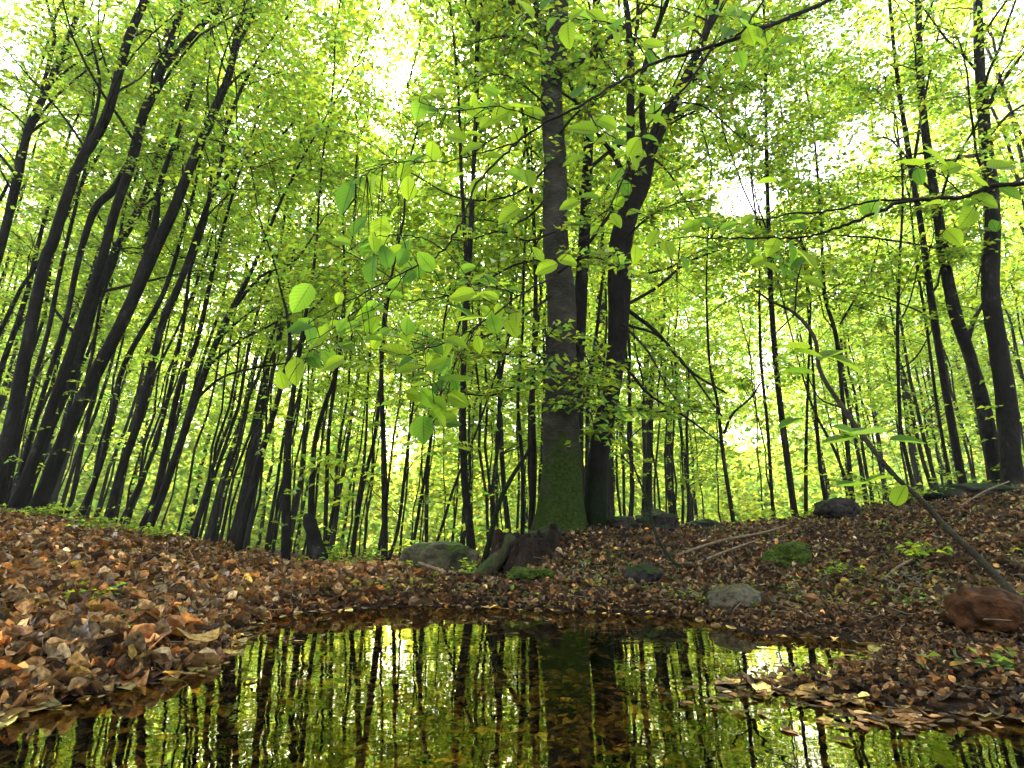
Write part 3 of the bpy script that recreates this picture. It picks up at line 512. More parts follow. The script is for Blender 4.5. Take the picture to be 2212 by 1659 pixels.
# ------------------------------------------------------------------ overhanging boughs close to the camera, with single large leaves
def big_leaves(name, items, parent, origin, branches):
    """items: (px,py,length px,angle deg of tip direction in the picture,D,facing 0..1,tint)"""
    rows, cols = 9, 5; VV = []; FF = []; UV = []; TN = []; n = 0; tub = Tubes()
    for (px, py, L, ang, D, face, tn) in items:
        L = L * 1.18; c = P(px, py, D); s = L * depth(px, py, D) / FPX; a = R(ang)
        d = np.array((cos(a), random.uniform(-.35, .35), sin(a))); d = norm(d); nn = norm(np.array((random.uniform(-.5, .5), -face, random.uniform(.2, 1) * (1.3 - face)))); nn = norm(nn - d * (nn @ d)); sd_ = np.cross(d, nn)
        b = c - d * s * .5; cv = random.uniform(-.25, .25)
        for i in range(rows):
            t = i / (rows - 1); w = .31 * s * (sin(pi * t ** .82) ** .75 + (.0 if i in (0, rows - 1) else .02)) * (1 + .05 * (i % 2))
            for j in range(cols):
                q = (j - 2) / 2; X = b + d * s * t + sd_ * q * w + nn * (s * (.13 * abs(q) * sin(pi * t) + cv * (t - .5) ** 2 + .012 * (i % 2) * abs(q)))
                VV.append(X); UV.append((q * .5, t)); TN.append(tn)
        for i in range(rows - 1):
            for j in range(cols - 1):
                k = n + i * cols + j; FF.append((k, k + 1, k + cols + 1, k + cols))
        n += rows * cols
        # the stalk runs back to the closest bough
        best = min(((np.linalg.norm(b - q), q) for br in branches for q in br), key=lambda z: z[0])[1]
        mid = (b + best) / 2 + np.array((0, 0, .012)); tub.add(catmull([best, mid, b, b + d * s * .08], 4), np.linspace(.0016, .0007, 13), 4)
    V, q, t = tub.arrays(); k = len(VV); X = np.concatenate([np.array(VV), V]) - origin; FF = np.array(FF)
    mi = np.concatenate([np.zeros(len(FF)), np.ones(len(q) + len(t))]); tn = np.concatenate([np.array(TN), np.ones((len(V), 3))])
    me = mesh_np(name, X, [FF, q + k, t + k], [GREENV, TWIG], tn, True, mi)
    uv = me.uv_layers.new(name='UVMap'); li = np.zeros(len(me.loops), 'i'); me.loops.foreach_get('vertex_index', li)
    U = np.zeros((len(X), 2)); U[:k] = UV; uv.data.foreach_set('uv', U[li].astype('f').ravel())
    return link(bpy.data.objects.new(name, me), parent)
Yl, Gn, Dk = (1.1, 1.05, 1), (.8, .95, 1.2), (.35, .5, .9)
def bough_thing(label, stems, items, nf=0):
    items = items + fillers(stems, nf, 26, 48)
    brs = []; tb = Tubes()
    for st in stems:
        pts = [P(x, y, D) for x, y, w_, D in st]; rr = [w_ * depth(x, y, D) / FPX / 2 for x, y, w_, D in st]
        q = catmull(np.column_stack([pts, rr]), 7)
        q[1:-1, :3] += rng.normal(0, .0025, (len(q) - 2, 3)); brs.append(q[:, :3])
        tb.add(q[:, :3], np.maximum(q[:, 3], .0008), 7, .06)
    org = brs[0][0].copy(); e = empty('beech_bough', org, label, 'branch', 'leafy boughs hanging in close to the camera')
    V, q, t = tb.arrays(); link(bpy.data.objects.new('branch', mesh_np('branch', V - org, [q, t], TWIG)), e)
    big_leaves('foliage', items, e, org, brs)
def fillers(stems, n, lo, hi):
    out = []
    for i in range(n):
        st = random.choice(stems); k = random.randrange(max(1, len(st) // 4), len(st) - 1) if len(st) > 3 else 1; t = random.random()
        x = st[k][0] + (st[min(k + 1, len(st) - 1)][0] - st[k][0]) * t + random.gauss(0, 28); y = st[k][1] + (st[min(k + 1, len(st) - 1)][1] - st[k][1]) * t + random.gauss(8, 24)
        out.append((x, y, random.uniform(lo, hi), random.uniform(0, 360), st[k][3] + random.uniform(-.1, .4), random.uniform(.2, .8), [Yl, Gn, Yl, Dk][random.randrange(4)]))
    return out
def lf(x, y, L, a, tn=Yl, f=.75, D=1.9): return (x, y, L, a, D, f, tn)
bough_thing('long bough crossing from top right down to the left before the main trunk',
 [[(1830, -20, 9, 2.1), (1760, 15, 9, 2.1), (1650, 60, 8, 2.05), (1540, 100, 8, 2.0), (1430, 130, 7, 2), (1340, 175, 6, 1.95), (1260, 225, 6, 1.9), (1180, 265, 5.5, 1.9), (1120, 305, 5, 1.9), (1080, 345, 5, 1.85), (1030, 395, 5, 1.85), (1000, 470, 4.5, 1.8), (960, 540, 4, 1.8), (880, 585, 3.5, 1.8), (800, 625, 3, 1.75), (700, 680, 2.5, 1.7), (640, 715, 2, 1.7)],
  [(1545, 98, 5, 2.0), (1600, 70, 5, 1.95), (1650, 0, 4, 1.95)], [(1540, 100, 6, 2), (1480, 190, 5, 2), (1420, 240, 4, 2), (1380, 310, 3.5, 2), (1340, 400, 3, 1.95), (1290, 500, 2, 1.9)],
  [(1120, 305, 3.5, 1.9), (1040, 330, 3, 1.85), (960, 350, 2.5, 1.8), (860, 350, 2, 1.75), (780, 380, 1.6, 1.7)], [(1180, 265, 3, 1.9), (1080, 230, 2.5, 1.85), (980, 240, 2, 1.8), (905, 220, 1.5, 1.75)], [(960, 540, 3, 1.8), (900, 510, 2.5, 1.75), (820, 510, 2, 1.7), (770, 530, 1.5, 1.7)],
  [(880, 585, 2.5, 1.8), (830, 650, 2, 1.75), (760, 690, 2, 1.7), (660, 740, 1.5, 1.65)], [(1260, 225, 3, 1.9), (1290, 270, 2.5, 1.85), (1330, 300, 2, 1.8)], [(1430, 130, 3, 2), (1350, 60, 2.5, 2), (1240, 40, 2, 1.95), (1130, 30, 1.5, 1.9)]],
 [lf(1136, 22, 48, -60), lf(1228, 76, 52, -85), lf(1150, 112, 34, 170), lf(1246, 32, 34, 30), lf(905, 238, 50, -100, Gn), lf(1048, 262, 40, 200), lf(1085, 250, 55, 215), lf(1120, 232, 58, 160), lf(1155, 248, 46, -30), lf(985, 300, 48, 150), lf(932, 332, 46, -95), lf(890, 352, 46, 220, Gn), lf(872, 372, 38, 240), lf(1030, 405, 46, -110), lf(1068, 372, 42, 190), lf(1138, 385, 54, -80), lf(1100, 466, 52, 220), lf(800, 402, 52, -88), lf(750, 428, 66, -110, Dk), lf(822, 500, 58, -92), lf(775, 492, 46, 230, Dk), lf(805, 585, 60, -95, Dk), lf(856, 546, 46, 195), lf(652, 645, 66, 245, Gn), lf(640, 712, 42, 200, Dk), lf(695, 726, 46, 220), lf(736, 716, 26, -80, Dk), lf(790, 680, 44, 200), lf(850, 640, 36, 170, Gn),
  lf(1015, 690, 48, 5, Yl, .4), lf(1000, 640, 50, 190), lf(1260, 282, 58, 160, Yl, .6), lf(1312, 268, 44, -40), lf(1240, 350, 46, 200, Yl, .3), lf(1290, 500, 38, 220), lf(1330, 478, 34, -60), lf(1368, 352, 34, -80), lf(1372, 550, 38, -95), lf(1412, 515, 38, 240), lf(1442, 540, 44, -85), lf(1420, 262, 44, -30), lf(1395, 200, 38, 160), lf(1410, 100, 44, -20), lf(1500, 490, 46, 30), lf(1480, 60, 44, 190), lf(1600, 130, 36, -70, Gn), lf(1700, 90, 40, 200, Gn), lf(1450, 400, 30, 20), lf(1230, 445, 40, 200), lf(1180, 580, 46, 200), lf(1225, 565, 40, -10), lf(1160, 550, 36, 120), lf(1060, 200, 36, 140, Gn)], 120)
bough_thing('dark bough reaching in from the right edge at mid height with a few big leaves',
 [[(2260, 388, 12, 1.9), (2212, 396, 11, 1.9), (2140, 402, 10, 1.9), (2080, 425, 9, 1.9), (1960, 435, 8, 1.95), (1880, 465, 7, 1.95), (1800, 495, 6, 2.0), (1740, 512, 5.5, 2.0), (1640, 515, 4.5, 2), (1560, 515, 3.5, 2), (1480, 512, 2.5, 2), (1420, 525, 2, 2)],
  [(1980, 430, 5, 1.95), (1880, 435, 5, 1.95), (1800, 455, 4.5, 1.95), (1710, 462, 4, 1.95), (1640, 475, 3.5, 1.95), (1580, 465, 2.5, 1.95)], [(2080, 420, 3, 1.9), (2020, 370, 2.5, 1.85), (1950, 355, 2, 1.8)], [(2140, 402, 3, 1.9), (2110, 450, 2, 1.9), (2095, 480, 1.5, 1.9)], [(1740, 512, 3, 2), (1700, 545, 2, 2), (1690, 570, 1.5, 2)]],
 [lf(2020, 340, 58, 130, Yl, .6), lf(2055, 365, 44, 20), lf(1965, 356, 54, 180, Yl, .25), lf(2160, 364, 62, 10, Yl, .4), lf(2110, 392, 50, 150), lf(2125, 437, 50, -40), lf(2088, 470, 54, -130), lf(2010, 442, 44, 190, Yl, .3), lf(1668, 535, 44, -120), lf(1706, 545, 44, -85, Dk), lf(1715, 482, 44, 10, Yl, .4), lf(1655, 395, 40, 180, Yl, .2), lf(1575, 490, 34, 20, Gn), lf(1525, 480, 36, 150, Dk), lf(1490, 492, 46, 200), lf(1600, 500, 30, -20, Gn), lf(1740, 560, 60, -70, (1.25, 1.1, 1), .6), lf(2180, 420, 44, -60, Gn)], 26)
bough_thing('low leafy twigs hanging left of the main trunk, lowest leaf just above the boulder',
 [[(1190, 600, 4, 2.5), (1120, 640, 4, 2.4), (1040, 700, 3.5, 2.3), (960, 740, 3, 2.2), (900, 760, 2.5, 2.1), (850, 770, 2, 2.0)], [(1040, 690, 3, 2.3), (1000, 760, 2.5, 2.2), (960, 840, 2, 2.1), (930, 900, 1.5, 2.0)], [(900, 760, 2, 2.1), (870, 720, 1.5, 2), (800, 700, 1.5, 1.95), (700, 740, 1.5, 1.9), (650, 780, 1.2, 1.9)], [(1120, 640, 3, 2.4), (1060, 620, 2, 2.3), (980, 640, 1.5, 2.2)]],
 [lf(640, 802, 56, -85, Yl, .9), lf(680, 780, 42, -50, Dk), lf(668, 770, 34, 190, Gn), lf(850, 762, 60, 160, Yl, .5, 2), lf(885, 800, 52, 20, Yl, .5, 2), lf(875, 785, 36, 210, Dk), lf(985, 742, 48, -20, Yl, .7, 2.1), lf(945, 790, 52, 30, Yl, .5, 2), lf(985, 822, 48, 0, Yl, .5, 2), lf(915, 930, 60, -85, Gn, .8, 2), lf(938, 900, 40, 40, Yl, .6, 2), lf(905, 815, 36, 200, Dk, .4), lf(1035, 745, 34, -80, Yl, .7, 2.2), lf(1115, 690, 36, -90, Yl, .8, 2.3), lf(1010, 582, 36, 10, Gn), lf(1060, 640, 34, 160), lf(760, 705, 34, 200, Gn), lf(1010, 690, 48, 0, Yl, .4, 2.2)], 70)
# ------------------------------------------------------------------ leaning sapling, snag, stump, stones, sticks
def stick(nm, label, cat, course, m, group=None, sides=8, snap=False):
    q = catmull(np.array([np.append(P(x, y, D), w_ * depth(x, y, D) / FPX / 2) for x, y, w_, D in course]), 6)
    if snap: z = height(q[:, 0], q[:, 1]); q[:, 2] = np.maximum(q[:, 2], z + q[:, 3] * .6)
    o_ = q[0, :3].copy(); tb = Tubes(); tb.add(q[:, :3] - o_, q[:, 3], sides, .12); o = tb.build(nm, m); o.location = o_; return tag(o, label, cat, group)
DEADW = noise_mat('dead_sapling_bark', [(.3, (.005, .004, .003)), (.6, (.022, .019, .009)), (.8, (.05, .05, .018))], 9, .8, .5, 40)
e = empty('leaning_sapling', P(2225, 1325, 2.0), 'thin crooked sapling leaning left from the lower right corner up over the far stems', 'sapling')
tb = Tubes(); org = np.array(e.location)
for st in ([(2240, 1335, 26, 1.95), (2212, 1308, 24, 2.0), (2130, 1222, 20, 2.2), (2043, 1138, 17, 2.45), (1988, 1079, 16, 2.65), (1925, 1020, 14, 2.85), (1866, 944, 15, 3.1), (1821, 881, 14, 3.3), (1772, 802, 12, 3.5), (1759, 729, 11, 3.7), (1717, 677, 10, 3.85), (1665, 650, 7, 3.95), (1623, 621, 5, 4.0)], [(1717, 677, 6, 3.85), (1722, 610, 5, 3.8), (1735, 560, 3, 3.8)], [(1821, 881, 7, 3.3), (1770, 860, 4, 3.3), (1740, 800, 3, 3.2)]):
    q = catmull(np.array([np.append(P(x, y, D), w_ * .72 * depth(x, y, D) / FPX / 2) for x, y, w_, D in st]), 6); tb.add(q[:, :3] - org, q[:, 3], 9, .1)
tb.build('trunk', DEADW, e)
q = catmull(np.array([P(x, y, D) for x, y, D in ((1988, 1079, 2.65), (1925, 1020, 2.85), (1866, 944, 3.1), (1821, 881, 3.3), (1772, 802, 3.5), (1720, 760, 3.3))]), 6)
big_leaves('foliage', [lf(1712, 752, 66, 180, Yl, .2, 2.9), lf(1745, 765, 50, -20, Yl, .3, 2.9), lf(1800, 768, 70, 20, Yl, .3, 3), lf(1830, 790, 70, -30, Yl, .3, 3), lf(1720, 805, 60, 175, Gn, .2, 3), lf(1712, 915, 60, 200, Gn, .2, 2.8), lf(1815, 955, 70, 190, (1, 1, 2), .25, 2.6), lf(1870, 938, 90, 5, (1, 1, 2.5), .15, 2.6), lf(1830, 935, 60, 150, (1, 1, 2), .4, 2.6), lf(1960, 955, 60, -10, Gn, .2, 2.6), lf(1840, 1050, 70, 185, Gn, .2, 2.5), lf(1900, 1035, 50, 10, Yl, .2, 2.5), lf(1945, 1070, 44, 60, Yl, .4, 2.5)], e, org, [q])
# broken snag
bx_, by_ = P(692, 1240, 5.0)[:2]; sz = ht(bx_, by_)
q = np.array([np.append(P(x, y, 5.0), w_ * depth(x, y, 5.0) / FPX / 2) for x, y, w_ in ((704, 1262, 44), (698, 1230, 36), (690, 1200, 38), (682, 1170, 27), (674, 1146, 30), (666, 1124, 26), (660, 1112, 12))])
q = catmull(q, 5); tb = Tubes(); tb.add(q[:, :3], q[:, 3], 14, .32)

for i in range(9):
    a = i * .7; x0 = 674 + 10 * cos(a); tb.add(catmull([P(x0 + 18, 1225, 5 + .04 * sin(a)), P(x0 + 5, 1165, 5 + .04 * sin(a)), P(x0 - 4 + random.uniform(-4, 4), 1118 + random.uniform(-8, 14), 5 + .05 * sin(a))], 5), np.linspace(.032, .006, 11), 7, .4)
tag(tb.build('snag', BARK), 'short broken black snag on the bank left of the boulder', 'tree stump')
# rotten stump with root at the foot of the main tree
e = empty('rotten_stump', P(1110, 1255, 4.1), 'rotten dark stump with a mossy root sloping left, at the foot of the main trunk', 'tree stump'); org = np.array(e.location)
tb = Tubes()
for i in range(44):
    a = i / 44 * 2 * pi * 3.0; ring = .35 + .65 * (i % 3) / 2; cx_ = 1132 + 62 * cos(a) * ring; D = 4.45 + .28 * sin(a) * ring; top = 1152 + 18 * vnoise(np.array([cx_ * .02, D, 0.])) + random.uniform(-12, 16) + (1 - ring) * 14
    out = (cx_ - 1132) * .35
    q = np.array([P(cx_ + out * 1.5 - 10, 1285, D - .22), P(cx_ + out * .7 - 4, 1228, D - .08), P(cx_ + out * .1, 1182, D), P(cx_ + random.uniform(-5, 5), top, D + .02)]); q = catmull(q, 6)
    tb.add(q - org, np.linspace(.085, .026, len(q)) * random.uniform(.7, 1.15), 9, .5)
tb.build('stump', STUMPM, e)
tb = Tubes(); q = catmull(np.array([np.append(P(x, y, D), w_) for x, y, D, w_ in ((1105, 1165, 4.4, .05), (1085, 1195, 4.3, .055), (1062, 1222, 4.2, .055), (1035, 1246, 4.1, .05), (1010, 1262, 4.0, .04))]), 6); tb.add(q[:, :3] - org, q[:, 3], 10, .2)
ROOT = noise_mat('mossy_root', [(.3, (.012, .012, .006)), (.7, (.05, .05, .02))], 12, .9, .8, 40, moss=((.03, .07, .008), -1, 0, .4)); tb.build('root', ROOT, e)
def stone(nm, label, cx, cyb, wpx, hpx, D, m, seed, flat=1.0, cat='stone', squash=.8, sink=.25, rough=.22, tilt=0, group=None, sub=5):
    """irregular stone whose outline spans wpx by hpx above its foot at (cx,cyb)"""
    import bmesh
    bm = bmesh.new(); bmesh.ops.create_icosphere(bm, subdivisions=sub, radius=1)
    V = np.array([v.co[:] for v in bm.verts]); F = np.array([[v.index for v in f.verts] for f in bm.faces]); bm.free()
    k = depth(cx, cyb, D) / FPX; w_ = wpx * k / 2; h_ = hpx * k / (1 + (1 - sink)) * 1.0
    r = 1 + rough * vnoise(V + seed * 3.7, 1.3) + rough * .45 * vnoise(V + seed, 3.1) + .04 * vnoise(V + seed, 8) + .02 * vnoise(V + seed, 17) - .16 * np.abs(vnoise(V + seed * 1.3, 2.1)) - .05 * np.abs(vnoise(V - seed, 5.5))
    V = V * r[:, None]; V[:, 2] = np.sign(V[:, 2]) * np.abs(V[:, 2]) ** squash
    V = V * (w_, w_ * flat, h_); c = P(cx, cyb, D); V[:, 2] += h_ * (1 - sink) + .02
    if tilt: a = R(tilt); V = V @ np.array(((cos(a), 0, sin(a)), (0, 1, 0), (-sin(a), 0, cos(a))))
    o = link(bpy.data.objects.new(nm, mesh_np(nm, V, [F], m))); o.location = c; return tag(o, label, cat, group)
stone('boulder', 'large pale grey boulder with patchy moss behind the pool', 948, 1262, 172, 86, 5.0, STONE, 1, .7, 'boulder', .65, .2, .13)
stone('mossy_stone', 'small dark mossy stone on the right bank above the waterline', 1392, 1272, 74, 44, 3.3, DSTONE, 2)
stone('wet_stone', 'rounded wet stone standing at the waterline on the right', 1592, 1345, 124, 72, 2.55, WETSTONE, 3, .9, 'stone', .8, .35, .16)
stone('mossy_stone', 'low stone covered in bright green moss halfway up the right bank', 1706, 1236, 96, 56, 3.9, MOSS, 4, .8, 'stone', 1.1, .3, .45, 16)
stone('mossy_stone', 'dark mossy rock on the skyline of the right bank', 1812, 1125, 96, 46, 6.0, DSTONE, 5, .8)
stone('mossy_stone', 'low dark rock on the skyline right of the main trunk', 1520, 1158, 90, 30, 5.7, DSTONE, 6)
stone('mossy_stone', 'dark lump of rock and moss just right of the forked trunk', 1420, 1152, 84, 44, 5.4, DSTONE, 7, .8, rough=.35)
stone('mossy_stone', 'small dark rock close to the foot of the forked trunk', 1345, 1150, 66, 30, 5.3, DSTONE, 8, .8, rough=.3)
stone('moss_cushion', 'bright green moss cushion on the rim below the rotten stump', 1125, 1262, 70, 28, 3.45, MOSS, 9, .7, 'moss')
stone('moss_cushion', 'dark moss heaped between the rotten stump and the main trunk', 1178, 1185, 80, 42, 4.75, DSTONE, 17, .8, 'moss', .9, .3, .4)
stone('moss_cushion', 'smaller moss cushion beside the one under the stump', 1175, 1258, 50, 22, 3.5, MOSS, 10, .7, 'moss')
stone('moss_cushion', 'wide mossy hummock on the skyline below the thick right trunks', 2120, 1090, 190, 44, 6.2, DSTONE, 11, .6, 'moss', .9, .3, .3)
stone('rusty_stone', 'rust brown rounded stone under the leaning sapling at the right edge', 2150, 1380, 160, 90, 1.75, RUST, 12, .8, 'stone', .7, .3, .28)
stone('wet_stone', 'dark wet stone on the muddy right shore, nearest the rusty one', 1985, 1440, 60, 26, 1.75, DSTONE, 13)
stone('wet_stone', 'dark stone in the shallows at the bottom right corner', 2120, 1545, 110, 34, 1.3, DSTONE, 14)
stone('mossy_stone', 'dark hollow rimmed clod in the leaves left of the snag', 940 / 2.06 * .72 + 560, 1268, 70, 18, 3.4, DSTONE, 15)
stick('curved_stem', 'thin curved dead stem rising beside the rotten stump', 'branch', [(1040, 1235, 13, 4.8), (1058, 1165, 12, 4.8), (1066, 1130, 11, 4.8), (1084, 1072, 10, 4.8), (1112, 1020, 9, 4.9), (1143, 968, 7, 5.0), (1150, 900, 4, 5.1)], BARKDARK)
stick('fallen_branch', 'pale edged stick lying from the boulder down to the water edge', 'branch', [(905, 1216, 6, 4.0), (950, 1232, 7, 3.85), (1000, 1250, 6, 3.65), (1030, 1260, 4, 3.5)], STICK)
stick('fallen_branch', 'thin dark stick leaning down the bank in front of the forked trunk', 'branch', [(1330, 905, 3, 4.7), (1370, 1010, 4, 4.5), (1400, 1090, 6, 4.3), (1412, 1140, 7, 4.1), (1430, 1180, 7, 3.9), (1460, 1220, 6, 3.7), (1492, 1262, 4, 3.5)], BARKDARK)
stick('fallen_branch', 'long bare branch lying up the right bank to the skyline', 'branch', [(1370, 1240, 6, 3.8), (1450, 1205, 6, 4.1), (1550, 1170, 6, 4.5), (1650, 1150, 5, 4.9), (1700, 1135, 3, 5.2)], STICK, snap=True)
stick('fallen_branch', 'crossing branch low on the right bank near the mossy stone', 'branch', [(1440, 1215, 6, 3.9), (1500, 1215, 5, 3.9), (1570, 1190, 5, 4.1), (1640, 1165, 4, 4.4)], STICK, snap=True)
stick('fallen_branch', 'short pale stick lying on the right bank', 'branch', [(1915, 1245, 5, 3.0), (1940, 1225, 6, 3.05), (1970, 1208, 4, 3.1)], STICK, snap=True)
stick('fallen_branch', 'bent thin twig dipping into the water on the left shore', 'twig', [(130, 1395, 3, 1.7), (160, 1412, 4, 1.65), (180, 1450, 4, 1.5), (200, 1490, 3, 1.4)], STICK, snap=True)
stick('fallen_branch', 'dark stick floating at the left water edge', 'twig', [(330, 1482, 4, 1.48), (400, 1475, 5, 1.5), (460, 1468, 4, 1.52), (500, 1464, 2, 1.53)], TWIG, snap=True)
stick('fallen_branch', 'dark twig half sunk at the tip of the leafy spit', 'twig', [(1555, 1478, 3, 1.46), (1600, 1474, 6, 1.48), (1660, 1478, 6, 1.48), (1720, 1476, 3, 1.49)], TWIG, snap=True)
stick('fallen_branch', 'straight dark stick in the bottom right shallows', 'twig', [(1990, 1610, 5, 1.2), (2080, 1570, 7, 1.28), (2160, 1540, 7, 1.33), (2220, 1515, 5, 1.38)], TWIG, snap=True)
stick('fallen_branch', 'pair of long thin sticks on the mossy hummock at the right edge', 'twig', [(1990, 1120, 3, 5.0), (2060, 1100, 4, 5.2), (2130, 1060, 4, 5.4), (2180, 1040, 3, 5.6)], STICK)
# ------------------------------------------------------------------ leaf litter
PAL = np.array([(.34, .16, .06), (.25, .115, .04), (.14, .065, .025), (.45, .27, .12), (.33, .22, .12), (.10, .06, .03), (.46, .18, .045), (.40, .25, .06), (.22, .15, .08), (.30, .14, .045)])
PALP = np.array([.18, .16, .16, .10, .08, .12, .05, .03, .06, .06])
def litter(name, X, Y, Z, size, label, pal=PAL, pp=PALP, tilt=.5, lift=.0, curl=1.0, kind='stuff', tn=None):
    n = len(X); az = rng.random(n) * 2 * pi; N = norm(np.stack([rng.normal(0, 1, n) * tilt, rng.normal(0, 1, n) * tilt, np.ones(n)], -1))
    D = np.stack([np.cos(az), np.sin(az), 0 * az], -1); D = norm(D - N * (D * N).sum(-1, keepdims=True)); Sd = np.cross(D, N)
    rows = np.array([0, .12, .36, .64, .86, 1.]); wid = np.array([.02, .2, .31, .27, .13, .0]); cols = np.array([-1, 0, 1.]); L = size * (.6 + .6 * rng.random(n)); wf = rng.uniform(.8, 1.15, n)
    c1 = rng.uniform(-.1, .55, n) * curl; c2 = rng.normal(0, .55, n) * curl; tw = rng.normal(0, .5, n) * curl
    V = np.zeros((n, 6, 3, 3)); C = np.stack([X, Y, Z + lift], -1)
    for i, (t, w_) in enumerate(zip(rows, wid)):
        for j, q in enumerate(cols):
            hgt = c1 * abs(q) * w_ * 2.2 + c2 * (t - .5) ** 2 + tw * q * w_ * (t - .5) * 2 + rng.normal(0, .02, n)
            V[:, i, j] = C + D * ((t - .5) * L)[:, None] + Sd * (q * w_ * wf * L)[:, None] + N * (hgt * L)[:, None]
    b = (np.arange(n) * 18)[:, None]; F = []
    for i in range(5):
        for j in range(2): k = i * 3 + j; F.append(b + [k, k + 1, k + 4, k + 3])
    tn = np.array((.86, 1.0, 1.12)) * (pal[rng.choice(len(pal), n, p=pp / pp.sum())] if tn is None else tn) * np.exp(rng.normal(-.2, .62, (n, 1))); tn = np.repeat(tn, 18, 0)
    me = mesh_np(name, V.reshape(-1, 3), [np.concatenate(F)], DEAD, tn, True)
    return tag(link(bpy.data.objects.new(name, me)), label, 'leaves', kind=kind)
def land(n, rmin, rmax, power=.5):
    r = rmin * (rmax / rmin) ** (rng.random(n) ** power); a = rng.uniform(-.86, .86, n); x = r * np.sin(a); y = r * np.cos(a); return x, y
x, y = land(92000, .9, 12, .62); s = pool_sd(x, y); rs = (x > .45) & (y < 2.3); k = (s > .005) & (rng.random(len(x)) < s / np.where(rs, .3, .12) + .12); x, y, s, rs = x[k], y[k], s[k], rs[k]
fl_ = np.clip((s - .03) / .45, .06, 1) * np.where((x > .5) & (y < 1.8), .45, 1); n = len(x)
z = np.maximum(height(x, y), .0) + rng.random(n) ** 2 * .04 * fl_ + .003
mound = ss((-x - .3) / .6)                                   # fresher, redder leaves on the left bank, older and greener on the right
wl = np.array([.2, .14, .12, .13, .1, .08, .08, .05, .05, .05]); wr_ = np.array([.10, .13, .20, .07, .10, .20, .025, .045, .10, .03])
ch = np.where(rng.random(n) < mound, rng.choice(10, n, p=wl / wl.sum()), rng.choice(10, n, p=wr_ / wr_.sum()))
litter('leaf_litter', x, y, z, .028 + .036 * rng.random(n) ** 1.5 + (.016 * mound - .016 * rs), 'brown and rust coloured dead beech leaves covering both banks', tilt=((.5 + .3 * mound) * fl_), curl=1.5, tn=PAL[ch] * (np.array((.72, .76, .80)) + mound[:, None] * np.array((.28, .24, .15))))
x, y = land(60000, .9, 9, .6); s = pool_sd(x, y); k = s > 0; x, y = x[k], y[k]
litter('humus', x, y, height(x, y) + rng.random(len(x)) * .03, .020, 'small crumbled leaf fragments and humus between the dead leaves', PAL * .6, PALP, .5, 0, 1.2)
x, y = land(5000, 1.2, 3.6, .8); s = pool_sd(x, y); k = (s > .12) & (x < -.5); x, y = x[k], y[k]
litter('bank_leaves', x, y, height(x, y) + .015 + rng.random(len(x)) * .03, .066, 'larger curled orange brown leaves heaped on the left bank', PAL, np.array([.25, .10, .08, .18, .12, .06, .12, .06, .08, .1]), tilt=.7, curl=1.7)
# small green herbs and moss sprigs growing through the litter
x, y = land(26000, 1.3, 11, .7); s = pool_sd(x, y); q = np.stack([x, y, 0 * x], -1); k = (s > .15) & (vnoise(q, 1.7) + .5 * vnoise(q, 5) > .34 - .22 * (x > .3)); x, y = x[k], y[k]; n = len(x)
C = np.stack([x, y, height(x, y) + rng.random(n) * .035 + .01], -1)
me = leaves_mesh('ground_herbs', C, rng.normal(0, 1, (n, 3)) * (1, 1, .4) + (0, 0, .2), np.array((0, 0, 1.)) + rng.normal(0, .4, (n, 3)), rng.uniform(.012, .035, n), green_tint(n) * (.7, .7, 1.2), mats=[GREEN])
tag(link(bpy.data.objects.new('ground_herbs', me)), 'small green herbs and moss sprigs growing through the leaf litter', 'ground cover', kind='stuff')
x, y = land(11000, .6, 3.2, .8); s = pool_sd(x, y); k = s < 0; x, y = x[k], y[k]
litter('sunken_leaves', x, y, height(x, y) + .008, .055, 'amber dead leaves lying on the bottom of the pool', np.array([(.6, .38, .10), (.4, .24, .07), (.7, .55, .16), (.22, .13, .05)]), np.ones(4), .15, 0, .4)
fl = []
for cx_, cy_, n_l, sx, sy in ((330, 1450, 26, 120, 12), (1770, 1484, 110, 150, 16), (1900, 1520, 60, 140, 22), (1950, 1560, 60, 120, 14), (600, 1385, 14, 60, 5), (1050, 1345, 30, 300, 5), (1900, 1425, 40, 60, 10)):
    for i in range(n_l): fl.append(PW(random.gauss(cx_, sx), random.gauss(cy_, sy)))
fl = np.array(fl); fl = fl[np.abs(fl[:, 0]) < 3]; litter('floating_leaves', fl[:, 0], fl[:, 1], np.full(len(fl), .003), .03, 'dead leaves floating along the edges of the pool', tilt=.08, curl=.3)
x, y = land(900, 1.7, 9, .6); k = pool_sd(x, y) > .02; x, y = x[k], y[k]; z = height(x, y); tb = Tubes()
for i in range(len(x)):
    a = random.random() * 6.28; l_ = random.uniform(.03, .22); c_ = np.array((x[i], y[i], z[i] + random.uniform(.015, .045))); d_ = np.array((cos(a), sin(a), random.gauss(0, .12))) * l_
    tb.add([c_ - d_ * .5, c_ + rng.normal(0, .06, 3) * l_, c_ + d_ * .5], [.0022 * (.5 + l_ * 4), .002, .0008], 4)
tag(tb.build('twig_litter', STICK), 'thin broken twigs strewn through the dead leaves', 'twigs', kind='stuff')
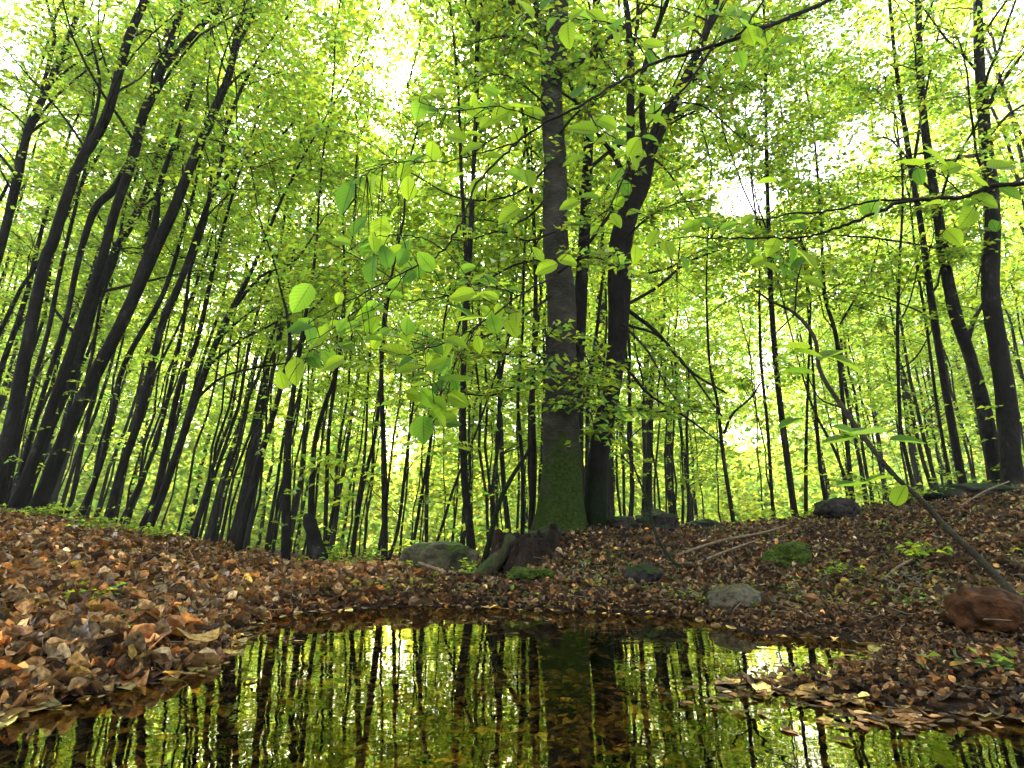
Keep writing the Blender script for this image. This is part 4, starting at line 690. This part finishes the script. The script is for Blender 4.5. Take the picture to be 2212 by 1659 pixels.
# single conspicuous leaves
def one_leaf(label, px, py, size, col):
    u, f, zz = ray(px, py); t = .8
    while t < 12 and CAMZ + zz * t > max(0, ht(u * t, f * t)) + .02: t += .02
    x, y = u * t, f * t; o = litter('dead_leaf', np.array([0.]), np.array([0.]), np.array([0.]), size, label, np.array([col]), np.ones(1), .12, 0, .7, None); o.location = (x, y, max(0, ht(x, y)) + .035)
    if 'kind' in o: del o['kind']
    o['category'] = 'leaf'; o['group'] = 'single bright leaves on the banks'
one_leaf('large ochre leaf lying curled just above the left water edge', 420, 1392, .15, (.5, .28, .07))
one_leaf('large orange brown leaf standing beside the ochre one', 325, 1392, .15, (.42, .17, .05))
one_leaf('pink brown leaf at the left edge of the heap', 170, 1385, .10, (.5, .25, .15))
one_leaf('long tan leaf on the far rim of the pool in the middle', 905, 1312, .17, (.48, .27, .12))
one_leaf('red brown leaf lying right under the moss cushions', 1155, 1272, .13, (.42, .17, .09))
one_leaf('small yellow orange leaf on the right shore', 2080, 1450, .06, (.6, .28, .03))
one_leaf('pale pink leaf beside the rusty stone', 2045, 1283, .11, (.55, .3, .2))
# ------------------------------------------------------------------ small green plants
def plant(label, px, py, D, n, hgt, spread, size, nm='seedling', wr=.62):
    c = P(px, py, D); c[2] = ht(c[0], c[1]) if D > 1 else c[2]; e = empty(nm, c, label, 'plant', 'small green plants on the banks')
    tu = Tubes(); sp_ = Sprays()
    for i in range(n):
        a = random.random() * 6.28; tip = np.array((cos(a) * spread * random.random(), sin(a) * spread * random.random(), hgt * random.uniform(.5, 1))); tu.add(catmull([np.zeros(3), tip * (.4, .4, .6), tip], 3), np.linspace(.003, .001, 7), 3)
        for j in range(3): b = random.random() * 6.28; sp_.add(tip * random.uniform(.5, 1), np.array((cos(b), sin(b), random.uniform(-.1, .4))), size * 2.2)
    C, D_, N, L = sp_.leaves(size * .8, size); me = leaves_mesh('foliage', C, D_, N, L, green_tint(len(C)), mats=[GREEN], wr=wr); tu.build('stem', TWIG, e); link(bpy.data.objects.new('foliage', me), e)
plant('low green bramble at the foot of the leftmost trunks', 60, 1130, 5.6, 16, .2, .5, .045, 'bramble')
plant('dark green bramble on the left bank below the third trunk', 220, 1150, 5.2, 16, .18, .5, .045, 'bramble')
plant('leafy bramble on the bank left of the branching slender trunk', 300, 1175, 4.8, 10, .12, .4, .04, 'bramble')
plant('small blue green seedling in the leaves of the left bank', 175, 1300, 2.2, 6, .06, .07, .03)
plant('bright green seedling with broad leaves under the leaning sapling', 1990, 1160, 3.4, 4, .10, .06, .05)
plant('small seedling on the right bank below the mossy stone', 1815, 1250, 3.3, 5, .08, .06, .035)
plant('leafy sprig on the bank behind the broken snag', 740, 1240, 5.2, 14, .25, .4, .05)
plant('sprig of leaves at the left foot of the boulder', 850, 1250, 4.6, 8, .12, .2, .04)
plant('low greenery between boulder and rotten stump', 1015, 1255, 4.3, 12, .12, .3, .04)
plant('green sprigs on the skyline left of the thick right trunks', 1950, 1085, 6.4, 22, .3, .8, .055)
plant('green sprigs on the skyline below the thin stems right of centre', 1660, 1130, 6.2, 12, .15, .5, .045)

# ------------------------------------------------------------------ soft air between the trees
HAZE, n, l = mat('haze'); v = n.new('ShaderNodeVolumePrincipled'); v.inputs['Color'].default_value = (.93, .95, .88, 1); v.inputs['Density'].default_value = .0012; v.inputs['Anisotropy'].default_value = .3
o = n.new('ShaderNodeOutputMaterial'); l.new(v.outputs[0], o.inputs['Volume'])
X0, X1, Y0, Y1, Z0, Z1 = -170, 170, -70, 215, -20, 45
V = [(x, y, z) for z in (Z0, Z1) for y in (Y0, Y1) for x in (X0, X1)]
h = link(bpy.data.objects.new('haze', mesh_np('haze', V, [[[0, 2, 3, 1], [4, 5, 7, 6], [0, 1, 5, 4], [2, 6, 7, 3], [0, 4, 6, 2], [1, 3, 7, 5]]], HAZE, smooth=False))); tag(h, 'thin pale haze among the far trees', 'haze', kind='stuff')
cy.volume_bounces = 0
